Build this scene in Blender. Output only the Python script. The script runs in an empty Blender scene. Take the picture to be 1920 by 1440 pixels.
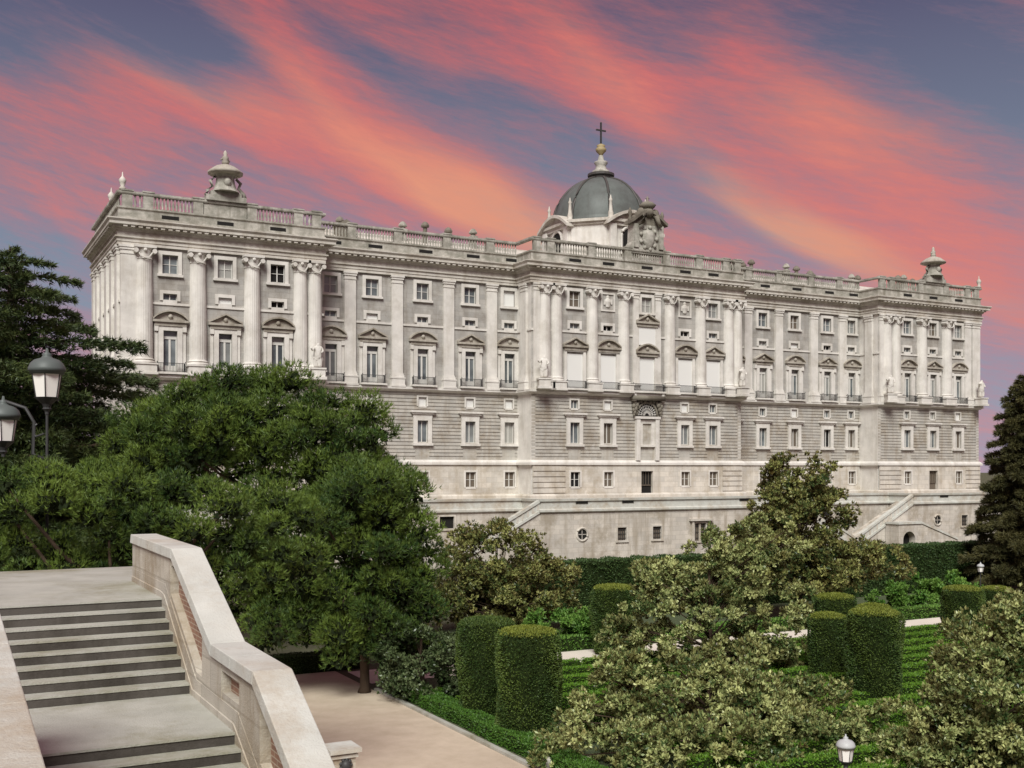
import bpy, bmesh, math, random
import numpy as np
from math import radians as R, sin, cos, pi
from mathutils import Vector, Matrix

random.seed(7); rng = np.random.default_rng(7)
scene = bpy.context.scene
COL = scene.collection
# ------------------------------------------------------------------ camera
YAW = -28.0957
cd = bpy.data.cameras.new('camera'); cam = bpy.data.objects.new('camera', cd); COL.objects.link(cam)
cam.location = (-18.779, -131.616, 12.0)
cam.rotation_euler = (R(90), 0, R(YAW))
cd.sensor_width = 36; cd.lens = 2050/1920*36
cd.shift_y = (878-720)/1920
cd.clip_start = 0.5; cd.clip_end = 6000
scene.camera = cam
# ------------------------------------------------------------------ view
scene.view_settings.view_transform = 'Standard'; scene.view_settings.look = 'None'
scene.view_settings.gamma = 1; scene.view_settings.use_curve_mapping = False
scene.view_settings.exposure = 1.2
scene.render.engine = 'CYCLES'
scene.cycles.max_bounces = 5; scene.cycles.diffuse_bounces = 3
scene.cycles.transparent_max_bounces = 4
scene.cycles.use_denoising = True
# ------------------------------------------------------------------ sun
SUN_DIR = Vector((-0.42, -0.62, 0.74)).normalized()      # from the scene towards the sun (behind thin cloud)
sd = bpy.data.lights.new('sun', 'SUN'); sd.energy = 2.0; sd.angle = R(27); sd.color = (0.985, 1.0, 0.945)
so = bpy.data.objects.new('sun', sd); COL.objects.link(so)
so.rotation_euler = SUN_DIR.to_track_quat('Z', 'Y').to_euler(); so.location = (0, -200, 200)
# ------------------------------------------------------------------ sky: sunset clouds over slate blue
SKY_STRENGTH = 0.43
world = bpy.data.worlds.new('World'); scene.world = world; world.use_nodes = True
wn = world.node_tree.nodes; wl = world.node_tree.links; wn.clear()
def N(tree, t, **kw):
    n = tree.nodes.new(t)
    for k, v in kw.items():
        if k == 'inp':
            for a, b in v.items(): n.inputs[a].default_value = b
        else: setattr(n, k, v)
    return n
def wmath(op, a, b=None, c=None, clamp=False):
    n = wn.new('ShaderNodeMath'); n.operation = op; n.use_clamp = clamp
    for i, v in enumerate((a, b, c)):
        if v is None: continue
        if isinstance(v, (int, float)): n.inputs[i].default_value = v
        else: wl.new(v, n.inputs[i])
    return n.outputs[0]
def srgb(r, g, b):
    f = lambda c: (c/255/12.92 if c/255 <= .04045 else ((c/255+.055)/1.055)**2.4)
    return (f(r), f(g), f(b), 1)
def build_sky():
    tc = wn.new('ShaderNodeTexCoord')
    sep = wn.new('ShaderNodeSeparateXYZ'); wl.new(tc.outputs['Generated'], sep.inputs[0])
    # compass bearing from the palace axis and height above the horizon, in units of ten degrees
    az = wmath('MULTIPLY', wmath('SUBTRACT', wmath('ARCTAN2', sep.outputs[0], sep.outputs[1]), R(28.0957)), 5.7296)
    el = wmath('MULTIPLY', wmath('ARCSINE', sep.outputs[2]), 5.7296)
    def rot(deg, sx, sy, ox=0, oy=0, a=az, e=el):
        c, s = cos(R(deg)), sin(R(deg))
        dx = wmath('SUBTRACT', a, ox); dy = wmath('SUBTRACT', e, oy)
        u = wmath('MULTIPLY', wmath('ADD', wmath('MULTIPLY', dx, c), wmath('MULTIPLY', dy, s)), sx)
        v = wmath('MULTIPLY', wmath('SUBTRACT', wmath('MULTIPLY', dy, c), wmath('MULTIPLY', dx, s)), sy)
        return u, v
    def noise(u, v, w, scale, detail, rough=.55, dist=0.):
        cmb = wn.new('ShaderNodeCombineXYZ'); wl.new(u, cmb.inputs[0]); wl.new(v, cmb.inputs[1]); cmb.inputs[2].default_value = w
        n = wn.new('ShaderNodeTexNoise'); n.inputs['Scale'].default_value = scale; n.inputs['Detail'].default_value = detail
        n.inputs['Roughness'].default_value = rough; n.inputs['Distortion'].default_value = dist
        wl.new(cmb.outputs[0], n.inputs['Vector']); return n.outputs[0]
    # warp the bearings a little so that no cloud edge is a clean curve
    u0, v0 = rot(-26, .45, 1.3)
    w1 = wmath('SUBTRACT', noise(u0, v0, 3.1, 1.3, 2), .5)
    w2 = wmath('SUBTRACT', noise(u0, v0, 9.7, 1.3, 2), .5)
    azw = wmath('ADD', az, wmath('MULTIPLY', w1, 1.0)); elw = wmath('ADD', el, wmath('MULTIPLY', w2, .7))
    def gauss(px, py, deg, lx, ly, amp, a=None, e=None):
        x = (px-960)/2050; ox = math.atan(x)*5.7296; oy = math.atan((878-py)/2050/math.sqrt(1+x*x))*5.7296
        k = 5.7296/2050
        u, v = rot(deg, 1/(lx*k), 1/(ly*k), ox, oy, a or azw, e or elw)
        q = wmath('ADD', wmath('MULTIPLY', u, u), wmath('MULTIPLY', v, v))
        return wmath('MULTIPLY', wmath('EXPONENT', wmath('MULTIPLY', q, -1.)), amp)
    def total(lst):
        t = lst[0]
        for q in lst[1:]: t = wmath('ADD', t, q)
        return t
    streak = noise(*rot(-24, .36, 2.6, 0, 0, azw, elw), 1.3, 1.6, 11, .66)
    fine = noise(*rot(-14, .85, 5.2), 5.3, 3.2, 11, .76)
    broad = noise(*rot(-30, .35, .8), 2.2, 1.0, 3)
    P = [ # pink and orange cloud: px, py, tilt, length, width, amount
        (470, 60, -62, 170, 75, .42), (640, 220, -38, 300, 85, .55), (860, 345, -25, 230, 70, .5),
        (860, 55, -25, 330, 65, .50), (1160, 165, -30, 250, 70, .62), (1340, 110, 25, 230, 60, .36),
        (1540, 235, -25, 260, 85, .60), (1640, 340, -20, 330, 80, .40), (1640, 440, -25, 300, 62, .62), (1800, 520, -35, 160, 80, .5),
        (170, 190, -12, 330, 75, .48), (470, 260, -12, 300, 70, .46), (100, 330, -10, 260, 50, .35), (130, 400, -18, 160, 28, .42),
        (700, 380, -12, 400, 60, .30), (1330, 450, -12, 160, 50, .40), (1860, 380, -35, 160, 90, .3)]
    Nn = [ # slate gaps
        (150, 50, -10, 340, 95, .95), (350, 80, -30, 130, 80, .50), (1040, 245, -22, 190, 42, .55), (1330, 320, -25, 140, 55, .55),
        (1760, 110, -25, 290, 150, .95), (1850, 240, -25, 200, 80, .45), (620, 40, -35, 90, 40, .25), (820, 180, -28, 160, 32, .35), (60, 490, -10, 260, 70, .65), (240, 330, -12, 160, 30, .30),
        (1900, 690, 0, 220, 90, .08), (700, 105, -35, 130, 38, .25), (1450, 430, -20, 70, 45, .35), (1210, 55, -20, 120, 45, .25), (430, 330, -8, 150, 30, .25)]
    G = [ # where low sun catches the cloud edge
        (930, 380, -25, 200, 55, .95), (800, 330, -28, 170, 40, .45), (1500, 410, -28, 150, 34, 1.0), (1640, 470, -28, 190, 34, .75),
        (1560, 245, -20, 180, 42, .35), (1130, 165, -30, 170, 38, .35), (600, 215, -38, 170, 40, .35), (430, 235, -14, 200, 34, .35), (1000, 420, -10, 160, 40, .45)]
    pink = wmath('SUBTRACT', total([gauss(*q) for q in P]), total([gauss(*q) for q in Nn]))
    t = wmath('ADD', wmath('MULTIPLY', pink, .50), wmath('MULTIPLY', wmath('SUBTRACT', streak, .5), .80))
    t = wmath('ADD', t, wmath('MULTIPLY', wmath('SUBTRACT', fine, .5), 1.05))
    t = wmath('ADD', t, wmath('MULTIPLY', wmath('SUBTRACT', broad, .5), .25))
    t = wmath('ADD', t, .41, clamp=True)
    ramp = wn.new('ShaderNodeValToRGB'); wl.new(t, ramp.inputs[0])
    e = ramp.color_ramp.elements
    e[0].position = 0.; e[0].color = srgb(90, 88, 116)
    e[1].position = 1.; e[1].color = srgb(216, 114, 110)
    for p, c in ((.18, (106, 94, 118)), (.34, (128, 98, 117)), (.5, (150, 101, 114)), (.66, (174, 102, 111)), (.82, (196, 104, 108))):
        x = e.new(p); x.color = srgb(*c)
    # paler towards the horizon, blue grey where the cloud is thin
    low = wmath('SUBTRACT', 1., wmath('MULTIPLY', el, .44), clamp=True)
    low = wmath('MULTIPLY', wmath('POWER', low, .9), .95)
    ramp2 = wn.new('ShaderNodeValToRGB'); wl.new(t, ramp2.inputs[0])
    e = ramp2.color_ramp.elements
    e[0].position = .05; e[0].color = srgb(150, 170, 188); e[1].position = .95; e[1].color = srgb(214, 142, 136)
    x = e.new(.4); x.color = srgb(176, 156, 172); x = e.new(.65); x.color = srgb(204, 150, 154)
    mix = wn.new('ShaderNodeMix'); mix.data_type = 'RGBA'; wl.new(low, mix.inputs[0]); wl.new(ramp.outputs[0], mix.inputs[6]); wl.new(ramp2.outputs[0], mix.inputs[7])
    glow = wmath('MULTIPLY', total([gauss(*q) for q in G]), wmath('ADD', .25, wmath('MULTIPLY', streak, 1.1)), clamp=True)
    mix2 = wn.new('ShaderNodeMix'); mix2.data_type = 'RGBA'; wl.new(wmath('MULTIPLY', glow, .58), mix2.inputs[0])
    wl.new(mix.outputs[2], mix2.inputs[6]); mix2.inputs[7].default_value = srgb(234, 168, 130)
    bg = wn.new('ShaderNodeBackground'); bg.inputs[1].default_value = SKY_STRENGTH
    wl.new(mix2.outputs[2], bg.inputs[0])
    out = wn.new('ShaderNodeOutputWorld'); wl.new(bg.outputs[0], out.inputs[0])
build_sky()

# ------------------------------------------------------------------ materials
def mat(name, col, rough=.8, spec=.3):
    m = bpy.data.materials.new(name); m.use_nodes = True
    b = m.node_tree.nodes['Principled BSDF']
    b.inputs['Base Color'].default_value = (*col, 1); b.inputs['Roughness'].default_value = rough
    b.inputs['Specular IOR Level'].default_value = spec
    return m
def mnode(m, t, **kw): return N(m.node_tree, t, **kw)
def mixc(m, fac, a, b, blend='MIX'):
    n = m.node_tree.nodes.new('ShaderNodeMix'); n.data_type = 'RGBA'; n.blend_type = blend
    for i, v in ((0, fac), (6, a), (7, b)):
        if isinstance(v, (int, float)): n.inputs[i].default_value = v
        elif isinstance(v, tuple): n.inputs[i].default_value = (*v, 1) if len(v) == 3 else v
        else: m.node_tree.links.new(v, n.inputs[i])
    return n.outputs[2]
def ramp01(m, src, lo, hi):
    n = m.node_tree.nodes.new('ShaderNodeMapRange'); n.inputs[1].default_value = lo; n.inputs[2].default_value = hi
    m.node_tree.links.new(src, n.inputs[0]); return n.outputs[0]
def posn(m, sx, sy, sz):
    g = mnode(m, 'ShaderNodeNewGeometry'); mp = mnode(m, 'ShaderNodeMapping'); mp.inputs['Scale'].default_value = (sx, sy, sz)
    m.node_tree.links.new(g.outputs['Position'], mp.inputs[0]); return mp.outputs[0]
def nz(m, vec, scale, detail=6, rough=.6):
    n = mnode(m, 'ShaderNodeTexNoise'); n.inputs['Scale'].default_value = scale; n.inputs['Detail'].default_value = detail; n.inputs['Roughness'].default_value = rough
    m.node_tree.links.new(vec, n.inputs['Vector']); return n.outputs[0]
def stone(name, col, stain=(.22, .17, .12), amt=.5, streak=.5, grain=1.0, rough=.85, bump=.0, blocks=None, moss=None):
    """weathered stone: patchy tone, rain streaks, brown stains, optional faint block tones"""
    m = mat(name, col, rough, .25); lk = m.node_tree.links; b = m.node_tree.nodes['Principled BSDF']
    p = posn(m, 1, 1, 1)
    patch = nz(m, p, .55*grain, 6)
    c = mixc(m, ramp01(m, patch, .3, .75), tuple(x*.84 for x in col), tuple(min(1, x*1.12) for x in col))
    if blocks:
        g = mnode(m, 'ShaderNodeNewGeometry'); sp = mnode(m, 'ShaderNodeSeparateXYZ'); lk.new(g.outputs['Position'], sp.inputs[0])
        ad = mnode(m, 'ShaderNodeMath', operation='ADD'); lk.new(sp.outputs[0], ad.inputs[0]); lk.new(sp.outputs[1], ad.inputs[1])
        cb = mnode(m, 'ShaderNodeCombineXYZ'); lk.new(ad.outputs[0], cb.inputs[0]); lk.new(sp.outputs[2], cb.inputs[1])
        br = mnode(m, 'ShaderNodeTexBrick'); lk.new(cb.outputs[0], br.inputs['Vector'])
        br.inputs['Scale'].default_value = 1; br.inputs['Brick Width'].default_value = blocks[0]; br.inputs['Row Height'].default_value = blocks[1]
        br.inputs['Mortar Size'].default_value = .02; br.inputs['Color1'].default_value = (.86, .86, .86, 1); br.inputs['Color2'].default_value = (1.1, 1.08, 1.05, 1)
        br.inputs['Mortar'].default_value = (.7, .68, .65, 1)
        c = mixc(m, .8, c, br.outputs['Color'], 'MULTIPLY')
    st = nz(m, posn(m, .9, .9, .10), 1.0, 7, .65)
    c = mixc(m, ramp01(m, st, .50, .68), c, mixc(m, streak, c, stain))
    sp2 = nz(m, p, .30, 9, .74)
    f = ramp01(m, sp2, .48, .63)
    mu = mnode(m, 'ShaderNodeMath', operation='MULTIPLY'); lk.new(f, mu.inputs[0]); mu.inputs[1].default_value = amt
    c = mixc(m, mu.outputs[0], c, stain)
    if moss:
        mo = nz(m, posn(m, 1, 1, 1.6), .8, 7, .7)
        c = mixc(m, ramp01(m, mo, .40, .68), c, moss)
    fg = nz(m, p, 9*grain, 3)
    c = mixc(m, ramp01(m, fg, .2, .8), mixc(m, .0, c, c), mixc(m, .10, c, tuple(min(1, x*1.5) for x in col)))
    lk.new(c, b.inputs['Base Color'])
    if bump:
        bp = mnode(m, 'ShaderNodeBump'); bp.inputs['Strength'].default_value = bump; bp.inputs['Distance'].default_value = .03
        lk.new(nz(m, p, 14*grain, 5), bp.inputs['Height']); lk.new(bp.outputs[0], b.inputs['Normal'])
    return m
def leafmat(name, c1, c2, back=None, rough=.45, trans=.25, dark=None, rust=None):
    m = mat(name, c1, rough, .35); lk = m.node_tree.links; b = m.node_tree.nodes['Principled BSDF']
    at = mnode(m, 'ShaderNodeAttribute', attribute_name='rnd')
    c = mixc(m, at.outputs['Fac'], c1, c2)
    if dark: c = mixc(m, ramp01(m, at.outputs['Fac'], .0, .45), dark, c)
    if rust: c = mixc(m, ramp01(m, nz(m, posn(m, 1, 1, 1), 1.1, 4), .54, .74), c, rust)
    big = nz(m, posn(m, 1, 1, 1), .5, 3)
    c = mixc(m, ramp01(m, big, .3, .7), mixc(m, .35, c, tuple(x*.6 for x in c1)), c)
    if back:
        g = mnode(m, 'ShaderNodeNewGeometry'); c = mixc(m, g.outputs['Backfacing'], c, back)
    lk.new(c, b.inputs['Base Color'])
    if trans:
        tr = mnode(m, 'ShaderNodeBsdfTranslucent'); lk.new(c, tr.inputs[0])
        ms = mnode(m, 'ShaderNodeMixShader'); ms.inputs[0].default_value = trans
        lk.new(b.outputs[0], ms.inputs[1]); lk.new(tr.outputs[0], ms.inputs[2])
        lk.new(ms.outputs[0], m.node_tree.nodes['Material Output'].inputs[0])
    return m
M = {}
M['light'] = stone('pale_limestone', (.66, .63, .585), amt=.34, streak=.38, stain=(.33,.29,.23))
M['trim'] = stone('cornice_limestone', (.57, .535, .48), amt=.5, streak=.5, stain=(.25, .20, .14))
M['wall'] = stone('grey_granite_wall', (.395, .38, .355), amt=.5, streak=.5, stain=(.16,.13,.10), blocks=(1.5, .62))
M['rust'] = stone('rusticated_granite', (.46, .44, .40), amt=.8, streak=.55, stain=(.27, .22, .16), blocks=(2.1, .47))
M['base'] = stone('base_limestone', (.57, .535, .48), amt=.6, streak=.5, blocks=(1.6, .72), stain=(.30, .24, .16))
M['terrace'] = stone('terrace_stone', (.55, .51, .455), amt=.75, streak=.7, stain=(.27, .225, .165), blocks=(1.4, .6))
M['attic'] = stone('weathered_attic_stone', (.48, .455, .405), amt=.7, streak=.85, stain=(.14, .125, .09), moss=(.20, .195, .16), grain=1.4)
M['dark_stone'] = stone('blackened_stone', (.20, .18, .145), amt=.6, stain=(.07, .055, .04))
M['weathered'] = stone('weathered_moulding', (.42, .385, .33), amt=.7, streak=.6, stain=(.17, .14, .10), grain=2)
M['slate'] = stone('dome_slate', (.115, .128, .12), amt=.5, streak=.6, stain=(.07, .07, .065), rough=.5)
M['slate_rib'] = mat('lead_rib', (.07, .065, .06), .5)
M['gold'] = mat('gilding', (.36, .285, .15), .6)
M['iron'] = mat('wrought_iron', (.045, .045, .045), .5)
M['iron_worn'] = mat('weathered_bronze', (.10, .115, .11), .5)
M['sash'] = mat('white_window_paint', (.62, .60, .56), .5)
M['blind'] = mat('white_blind', (.72, .71, .68), .8)
M['grille'] = mat('brown_shutter', (.13, .105, .08), .6)
M['lampglass'] = mat('frosted_lamp_glass', (.86, .83, .78), .35)
M['void'] = mat('dark_interior', (.012, .011, .01), .9)
def glassmat():
    m = mat('window_glass', (.14, .16, .17), .12, .5); lk = m.node_tree.links; b = m.node_tree.nodes['Principled BSDF']
    n = nz(m, posn(m, 1, 1, 1), .35, 2); oi = mnode(m, 'ShaderNodeObjectInfo'); c = mixc(m, ramp01(m, n, .35, .65), (.05, .06, .065), (.20, .22, .225)); c = mixc(m, ramp01(m, oi.outputs['Random'], .45, 1.0), c, (.36, .35, .32)); lk.new(c, b.inputs['Base Color']); return m
M['glass'] = glassmat()
M['coping'] = stone('coping_stone', (.53, .53, .485), amt=.8, streak=.25, grain=2.2, stain=(.36, .29, .21), bump=.5)
M['stairstone'] = stone('stair_stone', (.40, .395, .35), amt=.85, streak=.35, grain=2.4, stain=(.215, .20, .13), bump=.5)
M['parapet'] = stone('parapet_stone', (.50, .465, .40), amt=.9, streak=.6, grain=2.6, stain=(.26, .195, .12), bump=.6, blocks=(1.1, .42))
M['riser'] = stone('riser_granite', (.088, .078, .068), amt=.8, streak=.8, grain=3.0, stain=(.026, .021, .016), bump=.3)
def brickmat():
    m = mat('red_brick', (.34, .17, .11), .85); lk = m.node_tree.links; b = m.node_tree.nodes['Principled BSDF']
    sp = mnode(m, 'ShaderNodeSeparateXYZ'); g = mnode(m, 'ShaderNodeNewGeometry'); lk.new(g.outputs['Position'], sp.inputs[0])
    cb = mnode(m, 'ShaderNodeCombineXYZ'); lk.new(sp.outputs[1], cb.inputs[0]); lk.new(sp.outputs[2], cb.inputs[1])
    br = mnode(m, 'ShaderNodeTexBrick'); lk.new(cb.outputs[0], br.inputs['Vector']); br.inputs['Scale'].default_value = 1
    br.inputs['Brick Width'].default_value = .25; br.inputs['Row Height'].default_value = .075; br.inputs['Mortar Size'].default_value = .008
    br.inputs['Color1'].default_value = (.30, .17, .115, 1); br.inputs['Color2'].default_value = (.24, .14, .10, 1); br.inputs['Mortar'].default_value = (.42, .34, .26, 1)
    lk.new(br.outputs['Color'], b.inputs['Base Color']); return m
M['brick'] = brickmat()
def soilmat(name, a, b_, sc, bump=.3):
    m = mat(name, a, .95, .1); lk = m.node_tree.links; b = m.node_tree.nodes['Principled BSDF']
    p = posn(m, 1, 1, 1); c = mixc(m, ramp01(m, nz(m, p, sc, 7, .65), .3, .72), a, b_)
    c = mixc(m, ramp01(m, nz(m, p, sc*.18, 4), .35, .7), c, mixc(m, .45, c, tuple(x*.75 for x in a)))
    sp = nz(m, p, 38, 2); c = mixc(m, ramp01(m, sp, .3, .8), mixc(m, .0, c, c), mixc(m, .18, c, (.8, .7, .6)))
    lk.new(c, b.inputs['Base Color'])
    bp = mnode(m, 'ShaderNodeBump'); bp.inputs['Strength'].default_value = bump; bp.inputs['Distance'].default_value = .03
    lk.new(nz(m, p, 22, 4), bp.inputs['Height']); lk.new(bp.outputs[0], b.inputs['Normal']); return m
M['sand'] = soilmat('sand_path', (.45, .365, .27), (.60, .50, .39), .8, .6)
M['pale'] = soilmat('pale_gravel', (.68, .62, .53), (.78, .72, .64), .8)
M['soil'] = soilmat('garden_soil', (.035, .045, .018), (.06, .07, .025), .7)
M['lawn'] = soilmat('lawn', (.018, .042, .010), (.035, .075, .014), 3.0, .8)
M['bark'] = stone('bark', (.075, .05, .032), amt=.5, grain=4, stain=(.03, .02, .015), bump=.6)
M['pine'] = leafmat('pine_needles', (.022, .060, .014), (.175, .25, .038), rough=.55, trans=.12)
M['pine_core'] = mat('pine_shade_fill', (.018, .026, .010), .9, .1)  # dark fill colour standing for the shade inside needle clumps
M['cedar'] = leafmat('cedar_needles', (.034, .060, .024), (.115, .145, .04), rough=.5, trans=.1)
M['spruce'] = leafmat('spruce_needles', (.042, .046, .017), (.145, .130, .045), rough=.6, trans=.1)
M['magnolia'] = leafmat('magnolia_leaves', (.12, .185, .045), (.68, .71, .31), back=(.30, .30, .115), rough=.34, trans=.25, dark=(.045, .09, .03), rust=(.27, .215, .075))  # pale end of the leaf colour stands for glossy highlights
M['magnolia_far'] = leafmat('magnolia_leaves_far', (.09, .13, .032), (.44, .44, .15), back=(.23, .20, .075), rough=.4, trans=.2, dark=(.035, .065, .022), rust=(.20, .135, .042))
M['shrub'] = leafmat('dark_shrub_leaves', (.035, .06, .02), (.16, .20, .09), rough=.35, trans=.1)
M['bright'] = leafmat('bright_shrub_leaves', (.08, .20, .03), (.24, .40, .08), rough=.5, trans=.3)
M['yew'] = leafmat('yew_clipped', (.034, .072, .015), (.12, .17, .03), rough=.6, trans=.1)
M['yew_top'] = leafmat('yew_lit_top', (.14, .18, .025), (.28, .31, .05), rough=.6, trans=.2)  # lighter leaves for the drum tops, light from above put into the colour
M['box'] = leafmat('box_hedge_leaves', (.075, .20, .016), (.21, .36, .042), rough=.5, trans=.25)
M['box_dark'] = leafmat('box_hedge_leaves_darker', (.04, .115, .015), (.11, .22, .03), rough=.5, trans=.15)  # darker green leaves for the hedge along the path kerb
M['hedge'] = leafmat('tall_hedge_leaves', (.028, .062, .018), (.075, .125, .032), rough=.6, trans=.1)
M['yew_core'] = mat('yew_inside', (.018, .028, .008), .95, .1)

# ------------------------------------------------------------------ builders
class MB:
    def __init__(s): s.v = []; s.f = []; s.m = []; s.mi = 0
    def quad(s, a, b, c, d):
        i = len(s.v); s.v += [a, b, c, d]; s.f.append((i, i+1, i+2, i+3)); s.m.append(s.mi)
    def poly(s, pts):
        i = len(s.v); s.v += pts; s.f.append(tuple(range(i, i+len(pts)))); s.m.append(s.mi)
    def box(s, x0, x1, y0, y1, z0, z1):
        i = len(s.v)
        s.v += [(x0,y0,z0),(x1,y0,z0),(x1,y1,z0),(x0,y1,z0),(x0,y0,z1),(x1,y0,z1),(x1,y1,z1),(x0,y1,z1)]
        for f in ((0,3,2,1),(4,5,6,7),(0,1,5,4),(1,2,6,5),(2,3,7,6),(3,0,4,7)):
            s.f.append(tuple(i+k for k in f)); s.m.append(s.mi)
    def hexa(s, pts):                      # eight corners, bottom four then top four
        i = len(s.v); s.v += pts
        for f in ((0,3,2,1),(4,5,6,7),(0,1,5,4),(1,2,6,5),(2,3,7,6),(3,0,4,7)):
            s.f.append(tuple(i+k for k in f)); s.m.append(s.mi)
    def lathe(s, cx, cy, prof, n=12, a0=0., a1=2*pi, sx=1., sy=1.):
        full = abs(a1-a0-2*pi) < 1e-6; k = n if full else n+1; i = len(s.v)
        for r, z in prof:
            for j in range(k):
                a = a0+(a1-a0)*j/n; s.v.append((cx+r*cos(a)*sx, cy+r*sin(a)*sy, z))
        for q in range(len(prof)-1):
            for j in range(n):
                j2 = (j+1) % k; s.f.append((i+q*k+j, i+q*k+j2, i+(q+1)*k+j2, i+(q+1)*k+j)); s.m.append(s.mi)
        if full:
            s.f.append(tuple(i+j for j in reversed(range(k)))); s.m.append(s.mi)
            s.f.append(tuple(i+(len(prof)-1)*k+j for j in range(k))); s.m.append(s.mi)
    def prism_y(s, pts, y0, y1):           # outline in x,z pushed through y
        n = len(pts); i = len(s.v)
        s.v += [(x, y0, z) for x, z in pts]+[(x, y1, z) for x, z in pts]
        s.f.append(tuple(i+k for k in range(n))); s.m.append(s.mi)
        s.f.append(tuple(i+n+k for k in reversed(range(n)))); s.m.append(s.mi)
        for k in range(n):
            k2 = (k+1) % n; s.f.append((i+k, i+n+k, i+n+k2, i+k2)); s.m.append(s.mi)
    def prism_x(s, pts, x0, x1):           # outline in y,z pushed through x
        n = len(pts); i = len(s.v)
        s.v += [(x0, y, z) for y, z in pts]+[(x1, y, z) for y, z in pts]
        s.f.append(tuple(i+k for k in reversed(range(n)))); s.m.append(s.mi)
        s.f.append(tuple(i+n+k for k in range(n))); s.m.append(s.mi)
        for k in range(n):
            k2 = (k+1) % n; s.f.append((i+k, i+k2, i+n+k2, i+n+k)); s.m.append(s.mi)
    def tube(s, pts, rad, n=8):
        pts = [Vector(p) for p in pts]; i = len(s.v); K = len(pts)
        for q, p in enumerate(pts):
            d = (pts[min(q+1, K-1)]-pts[max(q-1, 0)]).normalized()
            u = d.cross(Vector((0, 0, 1)) if abs(d.z) < .9 else Vector((1, 0, 0))).normalized(); w = d.cross(u)
            r = rad[q] if isinstance(rad, (list, tuple)) else rad
            for j in range(n):
                a = 2*pi*j/n; s.v.append(tuple(p+u*(r*cos(a))+w*(r*sin(a))))
        for q in range(K-1):
            for j in range(n):
                j2 = (j+1) % n; s.f.append((i+q*n+j, i+q*n+j2, i+(q+1)*n+j2, i+(q+1)*n+j)); s.m.append(s.mi)
        s.f.append(tuple(i+(K-1)*n+j for j in range(n))); s.m.append(s.mi)
        s.f.append(tuple(i+j for j in reversed(range(n)))); s.m.append(s.mi)
    def ball(s, c, r, n=10, m=6, sz=1.):
        prof = [(max(.001, r*sin(pi*k/m)), c[2]-r*sz*cos(pi*k/m)) for k in range(m+1)]
        s.lathe(c[0], c[1], prof, n)
    def sweep(s, path, prof):              # profile (outward offset, z) along a plan polyline, mitred
        K = len(path); n = []
        for a, b in zip(path, path[1:]):
            d = Vector((b[0]-a[0], b[1]-a[1])).normalized(); n.append(Vector((d.y, -d.x)))
        mit = []
        for k in range(K):
            if k == 0: mit.append(n[0])
            elif k == K-1: mit.append(n[-1])
            else: mit.append((n[k-1]+n[k])/(1+n[k-1].dot(n[k])))
        i = len(s.v); L = len(prof)
        for k in range(K):
            for o, z in prof: s.v.append((path[k][0]+mit[k].x*o, path[k][1]+mit[k].y*o, z))
        for k in range(K-1):
            for q in range(L-1):
                s.f.append((i+k*L+q, i+(k+1)*L+q, i+(k+1)*L+q+1, i+k*L+q+1)); s.m.append(s.mi)
    def mesh(s, name, mats, smooth=False, off=(0, 0, 0)):
        me = bpy.data.meshes.new(name)
        v = np.array(s.v, dtype=np.float64)-np.array(off)
        me.from_pydata(v.tolist(), [], s.f)
        for m in (mats if isinstance(mats, (list, tuple)) else [mats]): me.materials.append(m)
        if any(s.m): me.polygons.foreach_set('material_index', s.m)
        if smooth: me.polygons.foreach_set('use_smooth', [True]*len(me.polygons))
        me.update(); return me
    def build(s, name, mats, parent=None, smooth=False, **tags):
        off = wloc(parent)
        return link(name, s.mesh(name, mats, smooth, off), parent, **tags)
def wloc(o):
    p = Vector((0, 0, 0))
    while o is not None: p += o.location; o = o.parent
    return tuple(p)
def link(name, data, parent=None, loc=(0, 0, 0), rz=0., **tags):
    o = bpy.data.objects.new(name, data); COL.objects.link(o)
    if parent is not None: o.parent = parent
    o.location = loc; o.rotation_euler = (0, 0, rz)
    for k, v in tags.items(): o[k] = v
    return o
def thing(name, label, category, loc=(0, 0, 0), rz=0., group=None):
    o = link(name, None, None, loc, rz, label=label, category=category)
    if group: o['group'] = group
    o.empty_display_size = .5
    return o
def copy_tree(o, parent=None):
    c = o.copy(); COL.objects.link(c); c.parent = parent
    for ch in list(o.children): copy_tree(ch, c)
    return c
def hf_wall(mb, x0, x1, z0, z1, y, rects, courses=None):
    """wall face as a stepped relief: rects (xa,xb,za,zb,depth) are openings or panels, courses are joint heights"""
    xs = {x0, x1}; zs = {z0, z1}
    for a, b, c, d, e in rects:
        xs |= {max(x0, a), min(x1, b)}; zs |= {max(z0, c), min(z1, d)}
    if courses:
        for c in courses: zs |= {c-.05, c+.05}
    xs = sorted(xs); zs = sorted(zs); nx, nz_ = len(xs)-1, len(zs)-1
    D = [[0.]*nz_ for _ in range(nx)]
    for i in range(nx):
        for j in range(nz_):
            cx, cz = (xs[i]+xs[i+1])/2, (zs[j]+zs[j+1])/2
            if courses and any(abs(cz-c) < .05 for c in courses): D[i][j] = .09
            for a, b, c, d, e in rects:
                if a < cx < b and c < cz < d: D[i][j] = e
    for i in range(nx):
        for j in range(nz_):
            e = D[i][j]; Y = y+e
            mb.quad((xs[i], Y, zs[j]), (xs[i+1], Y, zs[j]), (xs[i+1], Y, zs[j+1]), (xs[i], Y, zs[j+1]))
            if i+1 < nx and D[i+1][j] != e:
                mb.quad((xs[i+1], y+e, zs[j]), (xs[i+1], y+D[i+1][j], zs[j]), (xs[i+1], y+D[i+1][j], zs[j+1]), (xs[i+1], y+e, zs[j+1]))
            if j+1 < nz_ and D[i][j+1] != e:
                mb.quad((xs[i], y+e, zs[j+1]), (xs[i+1], y+e, zs[j+1]), (xs[i+1], y+D[i][j+1], zs[j+1]), (xs[i], y+D[i][j+1], zs[j+1]))

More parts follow.
